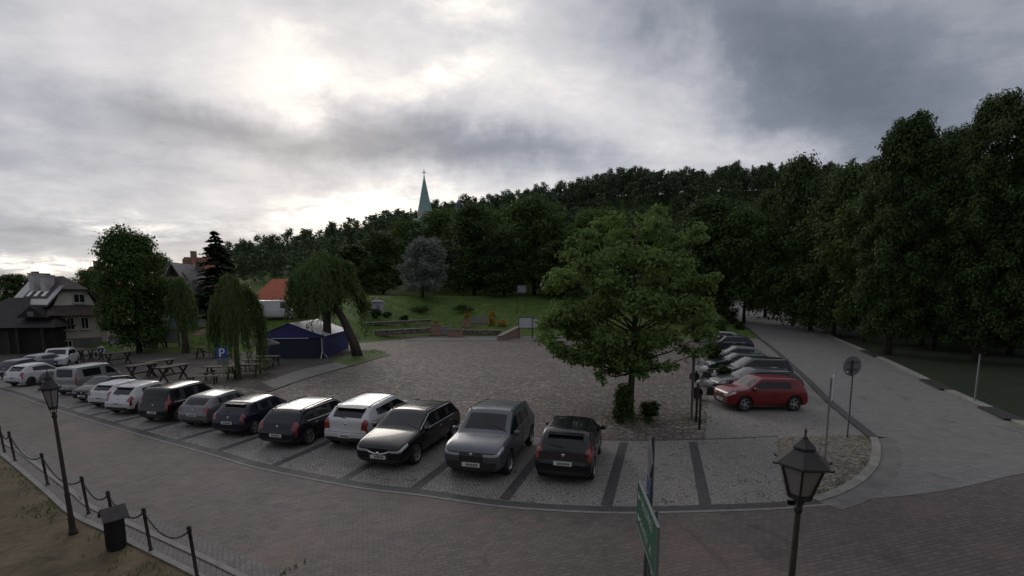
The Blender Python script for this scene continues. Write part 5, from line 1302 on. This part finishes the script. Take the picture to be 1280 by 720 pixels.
# the small leafy tree on the square, its clumps laid in tiers
def main_tree():
    q = G(787, 516); Y = q.y; s = (Y*.993+CAM_H*.12)/F; H = P(787, 258, Y).z; rng = np.random.default_rng(5)
    root = thing('leafy_tree', 'small fresh green leafy tree standing on the cobbled square', 'tree', (q.x, q.y, 0), 0)
    spots = [(735,300,14),(760,272,14),(715,300,10),(825,285,20),(815,268,12),(845,300,16),(868,300,9),(700,345,20),(690,355,14),(730,335,22),(770,320,24),(800,330,24),(840,335,18),(870,350,14),(885,352,10),(705,385,24),(685,400,18),(680,425,14),(720,410,26),(755,385,28),(790,375,28),(825,385,26),(860,385,22),(884,392,16),(695,440,16),(712,448,14),(740,440,22),(770,425,26),(805,420,24),(840,420,20),(872,410,16),(760,460,10),(785,450,14),(822,452,12),(735,462,9),(850,436,12),(780,290,16),(755,350,24),(815,355,22),(745,420,22),(893,360,7),(672,405,9),(706,318,12),(855,318,12),(770,446,20),(800,440,22),(786,462,13),(815,458,12),(750,448,15)]
    bl = []
    for (px, py, r) in spots:
        for k in range(3):
            dy = rng.uniform(-1,1)*2.6*math.sqrt(max(.1, 1-((px-783)/125)**2)); p = P(783+(px-783)*.95+rng.uniform(-5,5), py+rng.uniform(-4,4), Y); f_ = r*s
            bl.append((p.x-q.x, dy, p.z, f_*1.0, f_*1.0, f_*.66))
    p, nr = blob_points(bl, 38000, rng, .3); v, f = leaf_mesh('leafy', p, nr, .185, rng, .62)
    c = bpy.data.objects.new('crown', np_mesh('crown_leafy', v, f, L_MAIN)); COL.objects.link(c); c.parent = root
    m = MB(); m.tube([(0,0,-.2),(.02,0,.6),(.05,.02,1.6),(0,0,2.6),(.1,0,4.2),(.05,.1,6.2),(.1,0,H*.92)], [.20,.16,.14,.125,.10,.06,.02], 10)
    for b in bl[::3]:
        z0 = min(H*.7, max(1.9, b[2]*.62)); p0 = Vector((.06,0,z0)); p1 = Vector(b[:3]); mid = p0.lerp(p1,.5)+Vector((0,0,-.18)); m.tube([p0, mid, p1], [.05,.032,.010], 6)
    m.build('trunk', M_bark, root, True)
main_tree()
def shrub(px, py, w, h, n, leaf, lm, label, seed, name='shrub', group=None, blobs=14, cat='shrub', flat=False, depth=None, stems=True):
    q = G(px, py); rng = np.random.default_rng(seed); root = thing(name, label, cat, (q.x, q.y, q.z), 0, group); bl = []
    for k in range(blobs):
        a = k*2.4; rr = math.sqrt(rng.random())*.55; z = h*(.18+.66*rng.random()); e = 1 if flat else math.sqrt(max(.1, 1-(z/h)**2)); s = .30*rng.uniform(.8,1.2)
        bl.append((math.cos(a)*rr*w/2*e, math.sin(a)*rr*(depth or w)/2*e, z, s*w/1.6, s*(depth or w)/1.6, s*h*.7))
    p, nr = blob_points(bl, n, rng); p[:,2] = np.maximum(p[:,2], .02); v, f = leaf_mesh(label, p, nr, leaf, rng)
    c = bpy.data.objects.new('foliage', np_mesh('foliage', v, f, lm)); COL.objects.link(c); c.parent = root
    if stems:
        m = MB()
        for k in range(5): a = k*1.3; m.tube([(0,0,-.05),(math.cos(a)*w*.1,math.sin(a)*w*.1,h*.35),(math.cos(a)*w*.25,math.sin(a)*w*.25,h*.75)], [.03,.02,.008], 5)
        m.build('stems', M_barkd, root)
    return root
shrub(778, 529, 1.15, 1.75, 6500, .10, L_DARK, 'dark dense shrub wrapped round the foot of the leafy tree', 31, flat=True, blobs=24)
shrub(811, 527, 1.35, .95, 2000, .11, L_SHR, 'low rounded shrub right of the dark dense shrub', 32)
shrub(903, 486, 1.3, 1.5, 1500, .16, L_SHR, 'green bush in front of the bonnets nearest the silver motorcycle', 33, group='bushes along the side car park')
shrub(893, 462, 1.5, 2.0, 1500, .18, L_SHR, 'taller green bush between the white motorcycle and the parked cars', 34, group='bushes along the side car park')
shrub(886, 447, 1.6, 2.2, 1300, .2, L_LIGHT, 'light green bush at the front of the fourth and fifth side cars', 35, group='bushes along the side car park')
shrub(872, 428, 2.6, 2.2, 1500, .25, L_SHR, 'broad bush at the top corner of the square', 36, group='bushes along the side car park')
shrub(900, 415, 3.0, 2.0, 1500, .25, L_LIGHT, 'bush above the far end of the side car park', 37, group='bushes along the side car park')
shrub(924, 412, 2.4, 1.3, 900, .22, L_SHR, 'small bush beside the drain at the head of the car park', 371, group='bushes along the side car park')
shrub(914, 404, 3.4, 2.2, 1300, .25, L_SHR, 'bush between the silver roof and the lane', 372, group='bushes along the side car park')
shrub(903, 397, 3.2, 2.6, 1600, .28, L_SHR, 'dark bush at the left edge of the lane top', 38, group='bushes along the side car park')
shrub(908, 386, 4.5, 4.0, 1600, .32, L_SHR, 'tall bush where the lane meets the wood', 39, group='bushes along the side car park')
for i, (px, py, w, h, lab) in enumerate([(545,410,1.5,1.5,'orange flowers in the planter left of the lower steps'),(583,400,1.4,1.2,'yellow flowers at the foot of the upper steps'),(614,407,2.0,1.4,'orange flower bush right of the upper steps'),(628,408,2.2,1.2,'wide yellow flower bush above the ramp wall'),(616,396,1.6,1.0,'orange flowers beside the top of the steps')]):
    shrub(px, py, w, h, 900, .16, L_ORA, lab, 40+i, name='flower_bush', group='flowers on the terrace', cat='flowers')
for i, (px, py, w, h, lab) in enumerate([(505,403,2.0,1.1,'small dark bush on the terrace below the silver grey tree'),(578,391,6.0,1.6,'long dark bush behind the upper lawn'),(525,391,5.5,1.4,'dark bush beneath the silver grey tree'),(470,398,2.4,1.4,'round bush in front of the white hut'),(484,396,2.0,.8,'pale low bush right of the white hut'),(458,392,2.4,2.0,'dark bush left of the white hut')]):
    shrub(px, py, w, h, 1100, .22, L_SHR, lab, 50+i, group='bushes on the lawn')
for i, (px, py, lab) in enumerate([(545,419,'tall stone planter left of the lower steps'),(569,421,'low wide stone planter between wall and steps'),(583,409,'stone planter beside the upper steps')]):
    q = G(px, py); pl = thing('stone_planter', lab, 'planter', (q.x, q.y, q.z-.05), 0, 'stone planters by the steps'); w_ = (1.3, 2.0, 1.2)[i]; h_ = (1.5, 1.0, 1.2)[i]
    b = MB(); b.box((0,0,h_/2), (w_,1.0,h_)); b.build('body', MATS['brick_red'], pl, bevel=.03); b = MB(); b.box((0,0,h_+.05), (w_+.16,1.15,.1)); b.build('rim', M_kerb2, pl); b = MB(); b.box((0,0,h_+.105), (w_-.1,.9,.03)); b.build('soil', M_woodd, pl)
hq = G(385, 397); shrub(378, 398, 9.0, 1.3, 2600, .26, L_SHR, 'clipped hedge running down the bank beside the white van', 60, name='hedge', cat='hedge', flat=True, blobs=30, depth=1.4)

plant_px('left_big', 163, 288, 0, 96, 'big dark leafy tree in front of the houses on the left', base=441)
plant_px('willow_a', 290, 345, 0, 60, 'pollarded willow with drooping crown beside the parking sign', base=474, name='willow')
plant_px('willow_b', 408, 318, 0, 100, 'two stemmed willow leaning over the blue tent', base=444, name='willow')
plant_px('willow_c', 226, 350, 46, 38, 'slim willow between the big tree and the teal house', name='willow')
plant_px('spruce', 271, 287, 60, 84, 'tall dark spruce beside the red tiled roof', name='spruce')
plant_px('broad_b', 18, 341, 62, 62, 'dark rounded tree behind the black barn at the left edge')
plant_px('broad_a', 50, 352, 75, 36, 'smaller tree between the barn roof and the pale house')
plant_px('broad_a', 117, 336, 66, 44, 'leafy tree behind the right end of the pale house')
plant_px('broad_a', 205, 318, 60, 30, 'thin tree just right of the big dark tree', yaw=1.2)
plant_px('silver', 528, 296, 92, 62, 'silver grey tree standing on the lawn', yaw=.6)
MG = 'trees behind the lawn'
for i, (px, top, Y, w, key, lab) in enumerate([
 (592,252,106,82,'broad_b','dark tall tree right of the silver grey tree'),(668,248,108,88,'broad_a','broad tree right of the gap above the steps'),(478,288,112,66,'broad_b','dark tree behind the white hut'),(553,262,128,70,'broad_c','light green tree hiding the foot of the church spire'),
 (744,262,112,95,'broad_c','pale green tree rising behind the leafy tree\'s left shoulder'),(885,243,90,104,'broad_b','dark tree behind the leafy tree\'s right shoulder'),(935,262,84,80,'broad_a','tree above the top of the lane'),(630,285,100,70,'broad_b','dark low tree between two taller trees behind the steps'),
 (705,300,98,80,'broad_b','dark tree behind the white information boards'),(440,305,118,70,'broad_b','dark tree behind the leaning willow'),(800,275,100,90,'broad_b','dark tree directly behind the leafy tree'),(515,275,130,60,'broad_a','tree behind the silver grey tree'),(845,300,84,80,'broad_b','dark tree behind the corner lamp post'),(615,262,135,60,'broad_c','pale tree right of the onion turret')]):
    plant_px(key, px, top, Y, w, lab, yaw=i*1.1, group=MG)
RG = 'trees along the lane'
for i, (px, top, Y, w, key, lab) in enumerate([
 (1000,190,66,74,'broad_b','tall dark tree with twin tops beyond the lane'),(962,235,80,62,'broad_b','dark tree above the far end of the lane'),(1052,203,54,92,'broad_b','dark pointed tree halfway along the lane'),(1128,135,37,120,'near_a','huge dark tree with rounded top beside the lane'),
 (1185,152,40,90,'near_b','dark tree between the two tallest lane trees'),(1245,108,33,128,'near_b','tallest dark tree at the right edge of the photo'),(1320,112,31,130,'near_a','dark tree cut off by the right edge'),(1090,250,47,100,'broad_a','low leafy tree under the huge rounded tree'),(1020,270,60,90,'broad_b','lower dark tree beside the middle of the lane'),
 (1165,235,44,110,'broad_b','low dark tree in the deep shade beside the lane'),(1280,240,37,130,'broad_b','low dark tree behind the bare grey pole')]):
    plant_px(key, px, top, Y*1.2, w, lab, yaw=i*1.7+.4, group=RG)

# the wooded hill: one mass of far trees
def forest():
    rng = np.random.default_rng(77); protos = []
    for k in range(4):
        h = 14+2*k; bl = crown_blobs(h*.2, h*.93, 4.4, 16, rng, 'round' if k % 2 else 'tall', .36); p, nr = blob_points(bl, 520, rng, .6); protos.append(leaf_mesh('f', p, nr, .95, rng, .7))
    for k in range(3):
        h = 17+2*k; P_ = []; n = 480; u = rng.random(n)**1.15*.96; a = rng.uniform(0,6.283,n); r = (3.1*(1-u)**.75+.35)*rng.uniform(.3,1,n)
        p = np.stack([np.cos(a)*r, np.sin(a)*r, h*(.12+.88*u)-r*.25], 1); nr = np.stack([np.cos(a)*.5,np.sin(a)*.5,np.ones(n)],1)+rng.normal(size=(n,3))*.3; nr /= np.linalg.norm(nr,axis=1)[:,None]; protos.append(leaf_mesh('f', p, nr, .85, rng, .6))
    V, Fc, off = [], [], 0; N = 0
    def add(x, y, kk, s):
        nonlocal off
        v, f = protos[kk]; a = rng.uniform(0,6.283); c, s_ = math.cos(a), math.sin(a); Rm = np.array([[c,-s_,0],[s_,c,0],[0,0,1]])
        V.append((v@Rm.T)*s+np.array([x,y,terrain(x,y)-.5])); Fc.append(f+off); off += len(v)
    tries = 0
    while N < 1900 and tries < 9000:
        tries += 1
        Y = rng.uniform(128, 285) if rng.random() < .6 else rng.uniform(225, 280); u = rng.uniform(-.62, 1.15); x = u*Y
        if x < -200: continue
        if abs(x-(531-640)/F*172) < 7 and 120 < Y < 185: continue
        if abs(x-(573-640)/F*175) < 5 and 120 < Y < 185: continue
        if u > .36 and at_y(Ll, min(Y,184))-4 < x < at_y(Rl, min(Y,184))+4 and Y < 150: continue
        ridge = smooth(215, 270, Y); con = rng.random() < .26+.12*ridge
        add(x, Y, (4+rng.integers(3)) if con else rng.integers(4), rng.uniform(.80,1.0)*(.72 if con else .84)*lerp(.72, 1, smooth(125, 190, Y))); N += 1
    for k in range(260):                                   # understorey right of the lane, down to the shade by the kerb
        Y = rng.uniform(50, 135); x = at_y(Rl, Y)+rng.uniform(12, 75)
        add(x, Y, rng.integers(4), rng.uniform(.55,1.0))
    for k in range(70):                                    # wood behind the lawn
        Y = rng.uniform(112, 130); x = rng.uniform(-52, 42)
        if abs(x+31) < 8: continue
        add(x, Y, rng.integers(4), rng.uniform(.6,.9))
    o = bpy.data.objects.new('forest', np_mesh('forest', np.concatenate(V), np.concatenate(Fc), L_FOR)); COL.objects.link(o)
    tag(o, 'dark mixed wood covering the hill', kind='stuff')
forest()
# bare dark woodland floor under the lane trees
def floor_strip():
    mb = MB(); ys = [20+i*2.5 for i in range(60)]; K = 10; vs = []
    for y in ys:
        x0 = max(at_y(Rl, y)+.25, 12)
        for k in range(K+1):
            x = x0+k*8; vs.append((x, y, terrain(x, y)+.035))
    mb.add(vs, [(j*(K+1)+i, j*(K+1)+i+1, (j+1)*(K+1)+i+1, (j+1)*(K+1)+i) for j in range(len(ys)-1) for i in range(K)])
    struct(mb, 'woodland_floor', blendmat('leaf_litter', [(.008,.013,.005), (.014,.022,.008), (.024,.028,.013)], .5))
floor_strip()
def tufts(name, pts, hmin, hmax, m, seed, label):
    rng = np.random.default_rng(seed); p = np.array(pts); n = len(p); a = rng.uniform(0, 6.283, n); h = rng.uniform(hmin, hmax, n); w = h*.16
    dx, dy = np.cos(a), np.sin(a); lx, ly = rng.normal(size=n)*.35*h, rng.normal(size=n)*.35*h
    v = np.stack([p+np.stack([-dx*w,-dy*w,-.02+0*h],1), p+np.stack([dx*w,dy*w,-.02+0*h],1), p+np.stack([lx,ly,h],1)], 1).reshape(-1,3); i = np.arange(n)*3
    o = bpy.data.objects.new(name, np_mesh(name, v, np.stack([i,i+1,i+2],1), m)); COL.objects.link(o); tag(o, label, kind='stuff')
rg = random.Random(8); L_GR = leafmat('grass_blades', (.055,.098,.016), (.11,.165,.038), .2)
gp = []
while len(gp) < 26000:
    x, y = rg.uniform(-34, 14), rg.uniform(47, 108)
    if terrain(x, y) > .25 and mnoise.noise((x*.3, y*.3, 0)) > -.25: gp.append((x, y, terrain(x, y)))
tufts('grass', gp, .08, .26, L_GR, 3, 'grass tufts on the sloping lawn')
wp = []
for c, d0, d1, n in ((near, -1.2, -.44, 1500), (near, -.05, .08, 260), (isl, -.55, -.26, 420)):
    for k in range(n):
        i = rg.randrange(len(c)-1); p = c[i].lerp(c[i+1], rg.random()); t = (c[i+1]-c[i]).normalized(); d = lerp(d0, d1, rg.random()**.5); q = p+Vector((-t.y, t.x))*d
        if mnoise.noise((q.x*.9, q.y*.9, 3)) > -.02: wp.append((q.x, q.y, .016))
for k in range(1500):
    a = rg.uniform(0, 6.283); rr = rg.uniform(.2, 1.7)*rg.random()**.5; q = G(rg.choice([785, 785, 813, 870]), 525); wp.append((q.x+rr*math.cos(a), q.y+rr*math.sin(a), .006))
for k in range(2200):
    q = rg.choice([Vector(V2(305,474)), Vector(V2(418,443)), Vector(V2(455,441)), Vector(V2(163,441))]); a = rg.uniform(0,6.283); rr = 2.2*rg.random()**.6; wp.append((q.x+rr*math.cos(a), q.y+rr*math.sin(a), .016))
tufts('weeds', wp, .03, .12, L_GR, 4, 'weeds along the kerbs and round the tree feet')
q = G(1066, 392); pb = thing('gravestone_shed', 'pale upright slab in the shade of the lane trees', 'monument', (q.x, q.y, q.z-.05), 0)
pb.name = 'memorial_slab'; b = MB(); s_ = q.y/F; b.box((0,0,8*s_), (17*s_,.35,16*s_)); b.build('slab', mat('slab_grey', (.13,.13,.13), .8, var=(1,.3)), pb); b = MB(); b.box((0,0,.1), (20*s_,.8,.25)); b.build('base', M_stone, pb)
